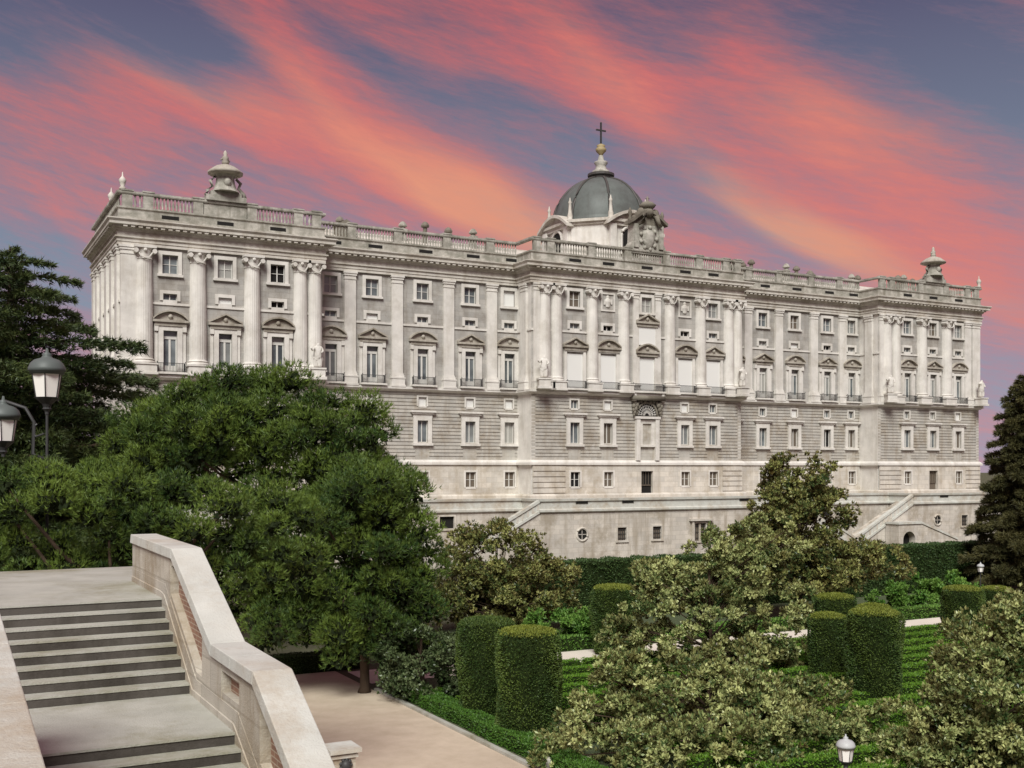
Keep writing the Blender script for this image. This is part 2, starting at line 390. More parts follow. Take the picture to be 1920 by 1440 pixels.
# ------------------------------------------------------------------ ground
def sheet(name, x0, x1, y0, y1, z, m, **t):
    mb = MB(); mb.quad((x0, y0, z), (x1, y0, z), (x1, y1, z), (x0, y1, z)); return mb.build(name, m, kind='structure', **t)
sheet('ground', -2500, 2500, -2500, 2500, 0, M['soil'])
sheet('garden_path', -12, 2.45, -130, -69.6, .004, M['sand'])
sheet('cross_path', 3.0, 90, -74.2, -70.2, .006, M['pale'])
sheet('pond_walk', 32, 62, -83.4, -81.2, .008, M['pale'])
sheet('lawn', 3.2, 70, -106, -74.3, .004, M['lawn'])
sheet('lawn', 5, 90, -70.1, -57.5, .005, M['lawn'])
def kerb():
    root = MB(); root.box(2.47, 2.66, -99, -76, -.2, .02)
    ko = root.build('path_kerb', M['soil'], kind='structure')
    mb = MB(); mb.box(0, .23, .01, .99, 0, .12); me = mb.mesh('kerb_stone', M['stairstone'])
    for k in range(22): link('kerb_stone', me, ko, (2.45, -98+k, .01))
kerb()

# ================================================================== THE PALACE
ZF, ZA = 22.5, 36.85                                     # main floor, underside of the entablature
palace = thing('palace', 'long white and grey stone palace with a domed chapel, filling the picture behind the garden', 'palace', (70, -4, 0))
palace.empty_display_size = 5
PATH = [(0, 17.5), (0, -4), (23.3, -4), (23.3, 0), (52.3, 0), (52.3, -4), (88, -4), (88, 0), (116.2, 0), (116.2, -4), (140, -4), (140, 24)]
# bays: x, plane, kind of upper window / small window / door / ground-floor window
LP = [5.4, 11.6, 17.8]; LW = [25.7, 31.2, 38.2, 45.1, 51.0]; CC = [59.0, 64.4, 70.9, 77.6, 82.7]; RW = [89.8, 95.6, 102.1, 109.0, 114.3]; RP = [122.7, 128.7, 134.8]
SECT = [(0, 23.3, -4, LP, 'pav'), (23.3, 52.3, 0, LW, 'wing'), (52.3, 88, -4, CC, 'mid'), (88, 116.2, 0, RW, 'wing'), (116.2, 140, -4, RP, 'pav')]
COURSES = [13.55+.47*k for k in range(19)]
STAIR_DOOR = 128.7
def put(name, me, x, y, z, parent=palace, **t):
    p = wloc(parent); return link(name, me, parent, (x-p[0], y-p[1], z-p[2]), **t)
# ---- window kinds: meshes in local coordinates, origin bottom middle on the wall face, -y outwards
def frame_mesh(name, w, h, fw, out, sill=0, head=0, m='light', depth=.0):
    mb = MB(); a = w/2
    mb.box(-a-fw, -a, -out, .04, -fw*.2, h+fw); mb.box(a, a+fw, -out, .04, -fw*.2, h+fw)
    mb.box(-a, a, -out, .04, h, h+fw)
    if sill: mb.box(-a-fw-.12, a+fw+.12, -out-.14, .04, -fw*.2-sill, -fw*.2)
    else: mb.box(-a, a, -out, .04, -fw, 0)
    if head: mb.box(-a-fw-.2, a+fw+.2, -out-.3, .04, h+fw+.02, h+fw+.02+head)
    return mb.mesh(name, M[m])
def sash_mesh(name, w, h, rows, y=.30, t=.07, mull=.11, cols=2):
    mb = MB(); a = w/2
    mb.box(-a, -a+t, y-.05, y+.04, 0, h); mb.box(a-t, a, y-.05, y+.04, 0, h)
    mb.box(-a+t, a-t, y-.05, y+.04, 0, t); mb.box(-a+t, a-t, y-.05, y+.04, h-t, h)
    for k in range(1, cols):
        x = -a+w*k/cols; mb.box(x-mull/2, x+mull/2, y-.07, y+.03, t, h-t)
    for k in range(1, rows):
        z = h*k/rows; mb.box(-a+t, a-t, y-.04, y+.02, z-.03, z+.03)
    return mb.mesh(name, M['sash'])
def pane_mesh(name, w, h, m, y=.33):
    mb = MB(); mb.box(-w/2, w/2, y, y+.05, 0, h); return mb.mesh(name, M[m])
W = {}
def kind(key, w, h, rows, fw, out, sill=0, head=0, cols=2, m='light'):
    W[key] = dict(w=w, h=h, sash=sash_mesh('window', w, h, rows, cols=cols), frame=frame_mesh('frame', w, h, fw, out, sill, head, m),
                  glass=pane_mesh('pane', w-.1, h-.1, 'glass'), blind=pane_mesh('pane', w-.02, h-.02, 'blind', .2), grille=pane_mesh('pane', w-.1, h-.1, 'grille'),
                  dark=pane_mesh('pane', w-.1, h-.1, 'void', .4))
kind('top', 1.75, 2.1, 2, .42, .16, sill=.28)
kind('small', 1.55, .72, 1, .36, .12)
kind('mezz', 1.15, 1.15, 1, .22, .08, cols=2)
kind('rusticated', 1.5, 2.85, 1, .55, .22, sill=.32)
kind('low', 1.5, 2.05, 2, .22, .06)
def window(key, x, y, z, pane='glass', sash=True):
    k = W[key]
    if sash: o = put('window', k['sash'], x, y, z)
    else: o = put('window', k[pane], x, y, z)
    link('frame', k['frame'], o)
    if sash: link('pane', k[pane], o)
    return o
# hood over the rusticated windows, pediments over the doors, balcony
hood = MB(); hood.box(-1.75, 1.75, -.55, .04, .34, .58); hood.box(-1.55, 1.55, -.38, .04, .12, .34); hood.box(-1.35, 1.35, -.2, .04, -.35, .12)
hood_me = hood.mesh('window_hood', M['light'])
def pediment_mesh(round_, w=1.95):
    mb = MB(); mb.box(-w, w, -.62, .04, 0, .26); mb.box(-w+.2, w-.2, -.40, .04, -.42, 0)
    n = 10
    pts = [(-w, .26)]+[(-w+2*w*k/n, .26+(.95*math.sin(pi*k/n)**.8 if round_ else .95*(1-abs(2*k/n-1)))) for k in range(1, n)]+[(w, .26)]
    for (xa, za), (xb, zb) in zip(pts, pts[1:]):
        mb.hexa([(xa, -.62, za), (xb, -.62, zb), (xb, .04, zb), (xa, .04, za), (xa, -.62, za+.2), (xb, -.62, zb+.2), (xb, .04, zb+.2), (xa, .04, za+.2)])
    mb.prism_y([(x*.93, z-.01) for x, z in pts], -.2, .04)
    mb.ball((0, -.25, .68), .28, 8, 5)
    return mb.mesh('pediment', M['weathered'])
PED = [pediment_mesh(False), pediment_mesh(True)]
def door_kind(w=1.55, h=3.7):
    fr = MB(); a = w/2
    for sx in (-1, 1):
        xs = sorted((sx*a, sx*(a+.55))); fr.box(xs[0], xs[1], -.28, .04, 0, 5.25)
        xs = sorted((sx*(a+.6), sx*(a+.95))); fr.box(xs[0], xs[1], -.16, .04, 0, 4.6); fr.box(xs[0]-.04, xs[1]+.04, -.36, .04, 4.62, 5.4)
    fr.box(-a, a, -.28, .04, h+1.02, 5.25); fr.box(-a-.6, a+.6, -.34, .04, 5.27, 5.55)
    da = MB(); y = .3
    for x0, x1 in ((-a, -a+.12), (a-.12, a), (-.11, .11)): da.box(x0, x1, y-.06, y+.04, 0, h)
    da.box(-a, a, y-.08, y+.04, h, h+.32); da.box(-a, a, y-.06, y+.04, h+.92, h+1.02); da.box(-a+.12, -.11, y-.05, y+.03, 0, .7); da.box(.11, a-.12, y-.05, y+.03, 0, .7)
    pg = MB(); pg.box(-a+.02, a-.02, .33, .37, .02, h); pt = MB(); pt.box(-a+.02, a-.02, .34, .38, h+.3, h+.95)
    return fr.mesh('door_surround', M['light']), da.mesh('balcony_door', M['sash']), pg.mesh('pane', M['glass']), pt.mesh('transom_pane', M['glass'])
DOOR = door_kind()
def balcony_mesh(w=3.1):
    mb = MB(); a = w/2
    for z in (.08, .98): mb.box(-a, a, -.83, -.77, z, z+.06); mb.box(-a, -a+.06, -.77, 0, z, z+.06); mb.box(a-.06, a, -.77, 0, z, z+.06)
    n = int(w/.16)
    for k in range(n+1):
        x = -a+.02+(w-.04)*k/n; mb.box(x-.02, x+.02, -.82, -.78, .12, 1.0)
    for sx in (-a+.03, a-.03):
        for k in range(4): mb.box(sx-.02, sx+.02, -.62+.17*k-.02, -.62+.17*k+.02, .12, 1.0)
    for x in (-a, a):
        mb.ball((x, -.8, 1.12), .07, 6, 4)
    return mb.mesh('balcony_railing', M['iron'])
BAL = balcony_mesh(); BAL_BIG = balcony_mesh(5.4)
balc = MB(); balc.box(-1.75, 1.75, -.92, .04, -.22, 0); balc.box(-1.5, -1.2, -.6, .04, -.6, -.22); balc.box(1.2, 1.5, -.6, .04, -.6, -.22); BALF = balc.mesh('balcony', M['light'])
balc = MB(); balc.box(-2.9, 2.9, -.95, .04, -.24, 0); balc.box(-2.6, -2.2, -.8, .04, -1.4, -.24); balc.box(2.2, 2.6, -.8, .04, -1.4, -.24); BALF_BIG = balc.mesh('balcony', M['light'])
whites = MB(); whites.box(-1.3, 1.3, -.02, .5, 0, 4.9); WHITE = whites.mesh('door_blind', M['blind'])
whites = MB(); whites.box(-1.45, 1.45, -.2, .5, 0, 2.7); WHITE_UP = whites.mesh('window_blind', M['blind'])
med = MB(); med.box(-1.15, 1.15, -.14, .04, 0, .22); med.box(-1.15, 1.15, -.14, .04, 2.35, 2.57); med.box(-1.15, -.93, -.14, .04, .22, 2.35); med.box(.93, 1.15, -.14, .04, .22, 2.35)
med.lathe(0, -.06, [(.001, .5), (.30, .62), (.38, 1.0), (.55, 1.35), (.42, 1.7), (.22, 1.8), (.26, 2.0), (.16, 2.2), (.001, 2.25)], 8, sy=.35)
med.box(-.7, -.45, -.14, .04, .9, 1.6); med.box(.45, .7, -.14, .04, 1.0, 1.7); MED = med.mesh('relief_panel', M['light'])

upper_type = {5.4: ('glass', 'glass'), 11.6: ('glass', None), 17.8: ('dark', 'dark')}
rnd = random.Random(11)
for x0, x1, y, bays, kindname in SECT:
    # -- order storey
    mb = MB(); rects = []
    for x in bays:
        mid = kindname == 'mid'
        big = mid and abs(x-70.9) < .1
        if mid: rects.append((x-1.3, x+1.3, ZF+.2, ZF+5.1, .5))
        else: rects.append((x-.775, x+.775, ZF+.45, ZF+5.17, .55))
        if not (mid and abs(x-70.9) in (6.5, 6.7) or x in (64.4, 77.6)): rects.append((x-.875, x+.875, 34.05, 36.15, .6))
        if big: rects.append((x-1.45, x+1.45, 29.4, 32.1, .4))
        else: rects.append((x-.775, x+.775, 31.05, 31.77, .5))
        # sunk wall panels round the windows
        for xa, xb in ((x-2.2, x+2.2),):
            pass
    hf_wall(mb, x0, x1, ZF, ZA, y, rects)
    mb.build('upper_wall', M['wall'], palace)
    # -- rusticated storey
    mb = MB(); rects = []; rr = rnd.random
    for x in bays:
        if kindname == 'mid' and x == 70.9: rects.append((x-.8, x+.8, 15.2, 18.4, .5)); rects.append((x-1.7, x+1.7, 13.1, 18.95, .0)); continue
        rects.append((x-1.0, x+1.0, 13.1, 14.9, .05))
        rects.append((x-.75, x+.75, 15.4, 18.25, .5)); rects.append((x-.575, x+.575, 20.15, 21.3, .4))
    hf_wall(mb, x0, x1, 13.1, ZF, y, rects, COURSES)
    mb.build('rusticated_wall', M['rust'], palace, kind='stuff')
    # -- base storey
    mb = MB(); rects = []
    for x in bays:
        if x in (70.9, STAIR_DOOR): rects.append((x-1.0, x+1.0, 7.2, 11.6, .7))
        else: rects.append((x-.75, x+.75, 9.45, 11.5, .5))
    base_c = [7.9, 8.7, 9.5, 10.3, 11.1, 11.9]
    hf_wall(mb, x0, x1, 6.9, 12.5, y-.25, rects)
    mb.build('base_wall', M['base'], palace)
    mb = MB(); 
    for (xa, xb) in ((x0+.05, bays[0]-1.6), (bays[-1]+1.6, x1-.05)):
        if xb-xa > .8:
            for k in range(6):
                z = 7.95+.74*k; mb.box(xa+.03*(k % 2), xb-.03*(k % 2), y-.38, y-.22, z, z+.62)
    if mb.v: mb.build('base_quoins', M['base'], palace, kind='stuff')
    # -- windows and doors
    for i, x in enumerate(bays):
        mid = kindname == 'mid'
        if mid and x in (64.4, 77.6): put('relief_panel', MED, x, y, 33.75)
        else:
            p = upper_type.get(x, (rnd.choice(['glass', 'glass', 'glass', 'grille']), ''))[0]
            if x == 51.0: p = 'blind'
            window('top', x, y, 34.05, p)
        if mid and x == 70.9:
            put('window_blind', WHITE_UP, x, y, 29.4); put('pediment', PED[0], x, y, 32.4)
        else:
            p = upper_type.get(x, ('', rnd.choice(['glass', 'glass', 'dark', 'blind'])))[1]
            window('small', x, y, 31.05, p or 'blind', sash=bool(p) and p != 'blind')
        if mid:
            put('door_blind', WHITE, x, y, ZF+.2)
            put('pediment', PED[i % 2], x, y, 28.45) if x != 70.9 else put('pediment', PED[1], x, y, 28.2)
            b = put('balcony', BALF_BIG if x == 70.9 else BALF, x, y, ZF+.35); link('balcony_railing', BAL_BIG if x == 70.9 else BAL, b)
            mb = MB()
            for sx in (-1, 1):
                xs = sorted((x+sx*1.32, x+sx*1.72)); mb.box(xs[0], xs[1], y-.26, y+.04, ZF+.35, 27.9)
            mb.box(x-1.72, x+1.72, y-.3, y+.04, 27.88, 28.03)
            mb.build('door_surround', M['light'], palace)
        else:
            d = put('balcony_door', DOOR[1], x, y, ZF+.45); link('door_surround', DOOR[0], d, (0, 0, -.1)); link('pane', DOOR[2], d); link('transom_pane', DOOR[3], d)
            put('pediment', PED[(i+1) % 2], x, y, 28.5)
            b = put('balcony', BALF, x, y, ZF+.35); link('balcony_railing', BAL, b)
        if mid and x == 70.9:
            window('rusticated', x, y, 15.45)
            mb = MB(); 
            for sx in (-1, 1):
                xs = sorted((x+sx*1.32, x+sx*1.95)); mb.box(xs[0], xs[1], y-.5, y+.04, 13.1, 18.95)
            mb.box(x-2.1, x+2.1, y-.6, y+.04, 18.97, 19.3); mb.build('portal_surround', M['light'], palace)
            mb = MB(); pts = [(x-1.7, 19.4)]+[(x-1.7*cos(pi*k/14), 19.4+1.75*sin(pi*k/14)) for k in range(1, 14)]+[(x+1.7, 19.4)]
            mb.prism_y(pts, y-.12, y+.03); lo = mb.build('lunette', M['void'], palace)
            mb = MB()
            for k in range(13):
                a = pi*(k+.5)/13; mb.tube([(x+.35*cos(a), y-.16, 19.45+.35*sin(a)), (x+1.62*cos(a), y-.16, 19.45+1.62*sin(a))], .035, 5)
            for rr_ in (.55, 1.0, 1.4): mb.tube([(x+rr_*cos(pi*k/16), y-.17, 19.45+rr_*sin(pi*k/16)) for k in range(17)], .03, 5)
            mb.build('lunette_grille', M['light'], lo)
            mb = MB(); mb.box(x-2.75, x+2.75, y-.9, y+.04, 21.55, 22.2)
            for sx in (-1, 1):
                for bx, bz, br in ((2.15, 21.25, .30), (1.85, 20.9, .34), (2.35, 20.75, .30), (2.05, 20.35, .33), (2.4, 20.2, .22), (2.2, 19.85, .26), (2.3, 19.5, .18), (1.6, 21.3, .22), (1.1, 21.4, .2), (.5, 21.42, .22)): mb.ball((x+sx*bx, y-.35, bz), br, 7, 5, 1.25)
                mb.tube([(x+sx*1.75*cos(pi*k/16), y-.2, 19.45+1.85*sin(pi*k/16)) for k in range(0, 9)], .17, 6)
            mb.build('portal_carving', M['dark_stone'], palace, smooth=True)
        else:
            p = rnd.choice(['glass', 'glass', 'dark', 'grille']) if x > 28 else 'glass'
            window('rusticated', x, y, 15.4, p); put('window_hood', hood_me, x, y, 18.95)
            q = rnd.choice(['glass', 'glass', 'blind']); window('mezz', x, y, 20.15, 'blind' if x in (38.2, 45.1, 102.1) else q, sash=x not in (38.2, 45.1, 102.1))
        if x in (70.9, STAIR_DOOR):
            mb = MB(); mb.box(x-.98, x+.98, y+.25, y+.3, 7.2, 11.58); dd = mb.build('terrace_door', M['void'] if x == 70.9 else M['grille'], palace)
            mb = MB()
            for k in range(5): mb.box(x-.96+k*.46, x-.90+k*.46, y+.1, y+.16, 9.6, 11.5)
            mb.box(x-.96, x+.96, y+.1, y+.16, 9.55, 9.68); mb.build('transom_bars', M['grille'], dd)
        else:
            window('low', x, y-.25, 9.45, rnd.choice(['grille', 'grille', 'dark']))
# fill, roof and plain sides (one closed body behind the faces)
mb = MB(); mb.box(.6, 139.4, .75, 17.3, 0, 41.0)
for xa, xb in ((.6, 22.7), (52.9, 87.4), (116.8, 139.4)): mb.box(xa, xb, -3.25, .75, 0, 41.0)
mb.build('body', M['base'], palace)
for x in (0, 140):
    mb = MB(); mb.box(*(sorted((x, x+(.6 if x == 0 else -.6)))), -3.995, 17.4, 0, ZA); mb.build('side_wall', M['light'], palace)
for x, s in ((23.3, -1), (88, -1), (52.3, 1), (116.2, 1)):
    xs = sorted((x, x+s*.6)); mb = MB(); mb.box(xs[0], xs[1], -3.99, .02, 0, ZA); mb.build('side_wall', M['light'], palace)
# ---- string lines and pedestal zones, mouldings swept round every break of the front
def ring(name, prof, m, parent=palace):
    mb = MB(); mb.sweep(PATH, prof); return mb.build(name, M[m], parent)
ring('plinth', [(-.1, 6.6), (.62, 6.6), (.62, 8.3), (.48, 8.5), (-.1, 8.5)], 'base')
ring('base_band', [(-.1, 12.45), (.45, 12.47), (.45, 12.78), (.3, 12.95), (.14, 13.12), (-.1, 13.12)], 'light')
ring('floor_band', [(-.1, 21.95), (.22, 22.0), (.45, 22.2), (.62, 22.25), (.62, 22.55), (-.1, 22.56)], 'light')
ring('architrave', [(-.1, ZA), (.34, ZA), (.34, ZA+.35), (.42, ZA+.36), (.42, ZA+.72), (.6, ZA+.8), (.6, ZA+.95), (.36, ZA+.97), (.36, ZA+1.55), (-.1, ZA+1.56)], 'trim')
ring('cornice', [(.3, ZA+1.5), (.5, ZA+1.55), (.62, ZA+1.8), (.85, ZA+1.85), (.85, ZA+2.05), (1.3, ZA+2.1), (1.3, ZA+2.38), (1.5, ZA+2.62), (1.5, ZA+2.75), (-.3, ZA+2.9)], 'trim')
den = MB()
for x0, x1, y, _, _ in SECT:
    n = int((x1-x0)/.8)
    for k in range(n):
        x = x0+(x1-x0)*(k+.5)/n; den.box(x-.22, x+.22, y-1.2, y-.84, ZA+1.86, ZA+2.08)
for k in range(25):
    yy = -3.4+.8*k; den.box(-1.2, -.84, yy-.22, yy+.22, ZA+1.86, ZA+2.08)
den.build('modillions', M['trim'], palace, kind='stuff')
ring('string_course', [(-.05, 30.45), (.14, 30.47), (.14, 30.72), (-.05, 30.74)], 'light')
ring('attic', [(.05, 39.7), (.35, 39.7), (.35, 39.95), (.22, 40.0), (.22, 40.85), (.38, 40.95), (.38, 41.12), (-.5, 41.13)], 'attic')
ring('parapet_rail', [(-.12, 42.5), (.3, 42.5), (.36, 42.62), (.36, 42.85), (-.18, 42.87), (-.18, 42.5)], 'attic')
vent = MB(); vent.box(-.95, .95, -.06, .2, 0, .42); VENT = vent.mesh('attic_vent', M['void'])
# balusters and parapet piers
BPROF = [(.13, 0), (.13, .12), (.07, .2), (.155, .55), (.07, 1.0), (.06, 1.1), (.12, 1.2), (.12, 1.34)]
for x0, x1, y, bays, kn in SECT:
    for x in bays: put('attic_vent', VENT, x+(.4 if kn == 'wing' else 0), y-.17, 40.12)
    mids = [(a+b)/2 for a, b in zip(bays, bays[1:])]
    piers = ([x0+.75] if kn != 'wing' else [])+mids+([x1-.75] if kn != 'wing' else [])
    if kn == 'pav': piers += [x0+3.0, x1-3.0]
    if kn == 'mid': piers += [x0+2.9, x1-2.9]
    piers.sort()
    for px in piers:
        mb = MB(); mb.box(px-.55, px+.55, y-.26, y+.2, 41.12, 42.5); mb.box(px-.66, px+.66, y-.42, y+.28, 42.86, 43.02); mb.build('parapet_pier', M['attic'], palace)
    edges = [x0]+piers+[x1]
    for a, b in zip(edges, edges[1:]):
        a2 = a+(.6 if a != x0 else .1); b2 = b-(.6 if b != x1 else .1)
        if b2-a2 < .5: continue
        solid = kn == 'pav' and a2 < bays[1] < b2
        mb = MB()
        if solid: mb.box(a2+.02, b2-.02, y-.16, y+.1, 41.1, 42.52)
        else:
            n = max(2, int((b2-a2)/.38))
            for k in range(n): mb.lathe(a2+(b2-a2)*(k+.5)/n, y-.03, [(r, 41.13+z) for r, z in BPROF], 7)
        mb.build('parapet_panel' if solid else 'balusters', M['attic'], palace, smooth=not solid, kind='stuff') if not solid else mb.build('parapet_panel', M['attic'], palace)
mb = MB()
for k in range(40): mb.lathe(.03, -3+k*.5, [(r, 41.13+z) for r, z in BPROF], 6)
mb.build('balusters', M['attic'], palace, smooth=True, kind='stuff')
# ---- columns and pilasters
def column_mesh(r=.98):
    mb = MB(); H = ZA-23.75
    mb.box(-r*1.25, r*1.25, -r*1.25, .1, -1.2, 0)                    # pedestal
    mb.box(-r*1.36, r*1.36, -r*1.36, .1, -.16, .0); mb.box(-r*1.36, r*1.36, -r*1.36, .1, -1.25, -1.0)
    prof = [(r*1.28, .01), (r*1.3, .12), (r*1.22, .26), (r*1.06, .32), (r*1.16, .44), (r*1.02, .56), (r, .7), (r, H*.35), (r*.96, H*.6), (r*.88, H-1.5), (r*.95, H-1.42), (r*.9, H-1.3), (r*.95, H-.85), (r*1.06, H-.5), (r*1.22, H-.28)]
    n = 24; i = len(mb.v)
    for q, (rr, z) in enumerate(prof):
        for j in range(n+1):
            a = pi+pi*j/n; fl = 1-(.028*(j % 2) if 5 < q < 10 else 0); mb.v.append((rr*fl*cos(a), rr*fl*sin(a), z))
    for q in range(len(prof)-1):
        for j in range(n): mb.f.append((i+q*(n+1)+j, i+q*(n+1)+j+1, i+(q+1)*(n+1)+j+1, i+(q+1)*(n+1)+j)); mb.m.append(0)
    mb.box(-r*1.22, r*1.22, -r*1.22, .1, H-.27, H+.01)
    for sx in (-1, 1):                                               # volutes and a garland
        mb.tube([(sx*r*1.02, -r*1.2, H-.62), (sx*r*1.02, -.1, H-.62)], .27, 8)
        mb.tube([(sx*r*.8, -r*1.02, H-.75), (sx*r*.45, -r*1.12, H-1.25), (0, -r*1.14, H-1.4)], .07, 5)
    mb.ball((0, -r*1.06, H-.5), .22, 7, 5)
    return mb.mesh('column', M['light'])
def pilaster_mesh(w=1.5, out=.32):
    mb = MB(); a = w/2; H = ZA-23.75
    mb.box(-a*1.22, a*1.22, -out-.28, .05, -1.2, -.02); mb.box(-a*1.32, a*1.32, -out-.36, .05, -1.25, -1.0); mb.box(-a*1.3, a*1.3, -out-.34, .05, -.2, -.01)
    mb.box(-a*1.16, a*1.16, -out-.16, .05, 0, .28); mb.box(-a*1.08, a*1.08, -out-.08, .05, .28, .5)
    mb.box(-a, a, -out, .05, .5, H-1.0)
    mb.box(-a*1.06, a*1.06, -out-.07, .05, H-1.0, H-.88); mb.box(-a, a, -out-.02, .05, H-.88, H-.52); mb.box(-a*1.12, a*1.12, -out-.12, .05, H-.52, H-.25); mb.box(-a*1.22, a*1.22, -out-.2, .05, H-.25, H+.008)
    return mb.mesh('pilaster', M['light'])
COLM = column_mesh(); COLS = column_mesh(.86); PIL = pilaster_mesh(); PILW = pilaster_mesh(1.9, .36); PILN = pilaster_mesh(.95, .25)
ZC = 23.75
for x in (2.55, 8.5, 14.75): put('column', COLM, x, -4, ZC)
for x in (126.0, 131.9): put('column', COLM, x, -4, ZC)
for x in (20.55, 22.35, 118.1, 120.1, 54.3, 56.1, 85.6, 87.2): put('column', COLS, x, -4, ZC)
for x in (.95, 139.0): put('pilaster', PILW, x, -4, ZC)
put('pilaster', PIL, 137.0, -4, ZC); put('pilaster', PILN, 53.0, -4, ZC); put('pilaster', PILN, 116.85, -4, ZC)
for x in (28.2, 34.6, 41.9, 48.3, 92.6, 98.8, 106.1, 112.3): put('pilaster', PIL, x, 0, ZC)
for x in (61.8, 67.0, 74.9, 80.4): put('column', COLS, x, -4, ZC)
for x in (69.0, 72.8): put('pilaster', PILN, x, -4, ZC)
for x, ys in ((0, (-2.9, 1.2, 5.2, 9.4, 13.4, 16.6)), (52.3, (-2.2,)), (116.2, (-2.2,))):
    for yy in ys:
        o = put('pilaster', PIL, x, yy, ZC); o.rotation_euler = (0, 0, R(-90))
# ---- roof ornaments
def trophy(x):
    root = MB(); y = -4.0
    root.box(x-2.3, x+2.3, y-.6, y+.9, 42.86, 43.5); root.box(x-1.75, x+1.75, y-.5, y+.8, 43.5, 44.0)
    prof = [(1.6, 44.0), (1.3, 44.4), (1.12, 45.0), (1.05, 45.7), (1.35, 46.0)]
    root.lathe(x, y+.1, prof, 12)
    t = root.build('roof_ornament', M['attic'], palace, smooth=False)
    mb = MB(); mb.lathe(x, y+.1, [(1.5, 45.95), (2.0, 46.1), (2.05, 46.3), (1.75, 46.55), (1.2, 46.95), (.7, 47.15), (.3, 47.3)], 14); mb.build('ornament_cap', M['weathered'], t, smooth=True)
    mb = MB(); mb.lathe(x, y+.1, [(.35, 47.25), (.45, 47.5), (.3, 47.8), (.42, 48.05), (.2, 48.3), (.24, 48.6), (.05, 48.9)], 8); mb.tube([(x-.55, y+.1, 47.75), (x, y+.1, 48.15), (x+.5, y+.1, 47.6)], .11, 6); mb.build('finial', M['weathered'], t, smooth=True)
    mb = MB()
    for sx in (-1, 1):
        mb.tube([(x+sx*1.2, y, 45.7), (x+sx*1.75, y, 45.2), (x+sx*1.5, y, 44.6), (x+sx*2.1, y, 44.0), (x+sx*2.2, y, 43.5)], [.16, .2, .18, .22, .3], 7)
    mb.ball((x, y-.95, 45.0), .45, 8, 6, 1.2); mb.build('scroll', M['attic'], t, smooth=True)
trophy(11.66); trophy(129.0)
def crest(x=71.1, y=-3.7):
    mb = MB(); z = 43.3
    mb.prism_y([(x-3.3, z-1.0), (x+3.3, z-1.0), (x+3.0, z), (x+2.6, z+.6), (x+2.5, z+3.1), (x-2.5, z+3.1), (x-2.6, z+.6), (x-3.0, z)], y-.5, y+.9)
    for sx in (-1, 1): mb.box(*sorted((x+sx*1.75, x+sx*2.5)), y-.75, y-.5, z-.2, z+3.1)
    c = mb.build('crest', M['attic'], palace)
    mb = MB(); n = 12
    pts = [(x-3.1+6.2*k/n, z+3.1+1.7*math.sin(pi*k/n)**1.2) for k in range(n+1)]
    for (xa, za), (xb, zb) in zip(pts, pts[1:]):
        mb.hexa([(xa, y-1.0, za), (xb, y-1.0, zb), (xb, y+1.0, zb), (xa, y+1.0, za), (xa, y-1.0, za+.42), (xb, y-1.0, zb+.42), (xb, y+1.0, zb+.42), (xa, y+1.0, za+.42)])
    mb.prism_y([(a, b+.02) for a, b in pts], y-.45, y+.8); mb.build('crest_pediment', M['dark_stone'], c)
    mb = MB(); mb.lathe(x, y-.55, [(.02, z-.4), (.6, z-.1), (1.05, z+.9), (1.15, z+1.7), (.9, z+2.3), (.02, z+2.5)], 12, sy=.35)
    for k in range(9):
        a = 2*pi*k/9; mb.ball((x+1.35*cos(a), y-.6, z+1.2+1.55*sin(a)), .3, 7, 5)
    mb.build('shield', M['attic'], c, smooth=True)
    mb = MB(); mb.ball((x, y-.3, z+4.9), .95, 9, 6, .8); mb.lathe(x, y-.3, [(.6, z+5.2), (1.0, z+5.6), (1.25, z+5.95), (.75, z+6.35), (.16, z+6.5), (.12, z+7.2)], 10); mb.box(x-.3, x+.3, y-.36, y-.24, z+6.85, z+6.97)
    for sx in (-1, 1):
        mb.ball((x+sx*1.2, y-.4, z+4.75), .62, 8, 6, 1.2); mb.ball((x+sx*1.8, y-.4, z+4.3), .55, 8, 6); mb.ball((x+sx*2.35, y-.4, z+3.9), .42, 7, 5)
        mb.tube([(x+sx*1.0, y-1.1, z+4.4), (x+sx*1.3, y-1.2, z+3.4), (x+sx*1.9, y-1.0, z+2.9)], [.35, .3, .15], 7)
        mb.lathe(x+sx*2.75, y, [(.25, z+3.4), (.3, z+3.9), (.16, z+4.2), (.3, z+4.7), (.2, z+5.1), (.06, z+5.4)], 7)
    mb.build('crest_crown', M['dark_stone'], c, smooth=True)
crest()
corner = MB()
for x, y in ((0, -4), (140, -4)):
    corner.lathe(x+.3, y+.2, [(.36, 43), (.4, 43.2), (.2, 43.4), (.34, 43.8), (.42, 44.1), (.2, 44.4), (.1, 44.5), (.04, 45.0)], 9)
corner.lathe(.2, 4, [(.36, 43), (.4, 43.2), (.2, 43.4), (.34, 43.8), (.42, 44.1), (.2, 44.4), (.1, 44.5), (.04, 45.0)], 9)
corner.build('parapet_urns', M['trim'], palace, smooth=True, kind='stuff')
ch = MB(); ch.box(-.42, .42, -.42, .42, 0, 3.0); ch.box(-.5, .5, -.5, .5, 2.75, 2.95); ch.lathe(0, 0, [(.42, 3.0), (.3, 3.2), (.62, 3.35), (.62, 3.5), (.3, 3.95), (.05, 4.05)], 8); CH = ch.mesh('chimney', [M['attic']])
ch = MB(); ch.lathe(0, 0, [(.34, 0), (.3, 3.1), (.58, 3.2), (.62, 3.4), (.4, 3.75), (.1, 3.95)], 8); CH2 = ch.mesh('chimney', M['dark_stone'])
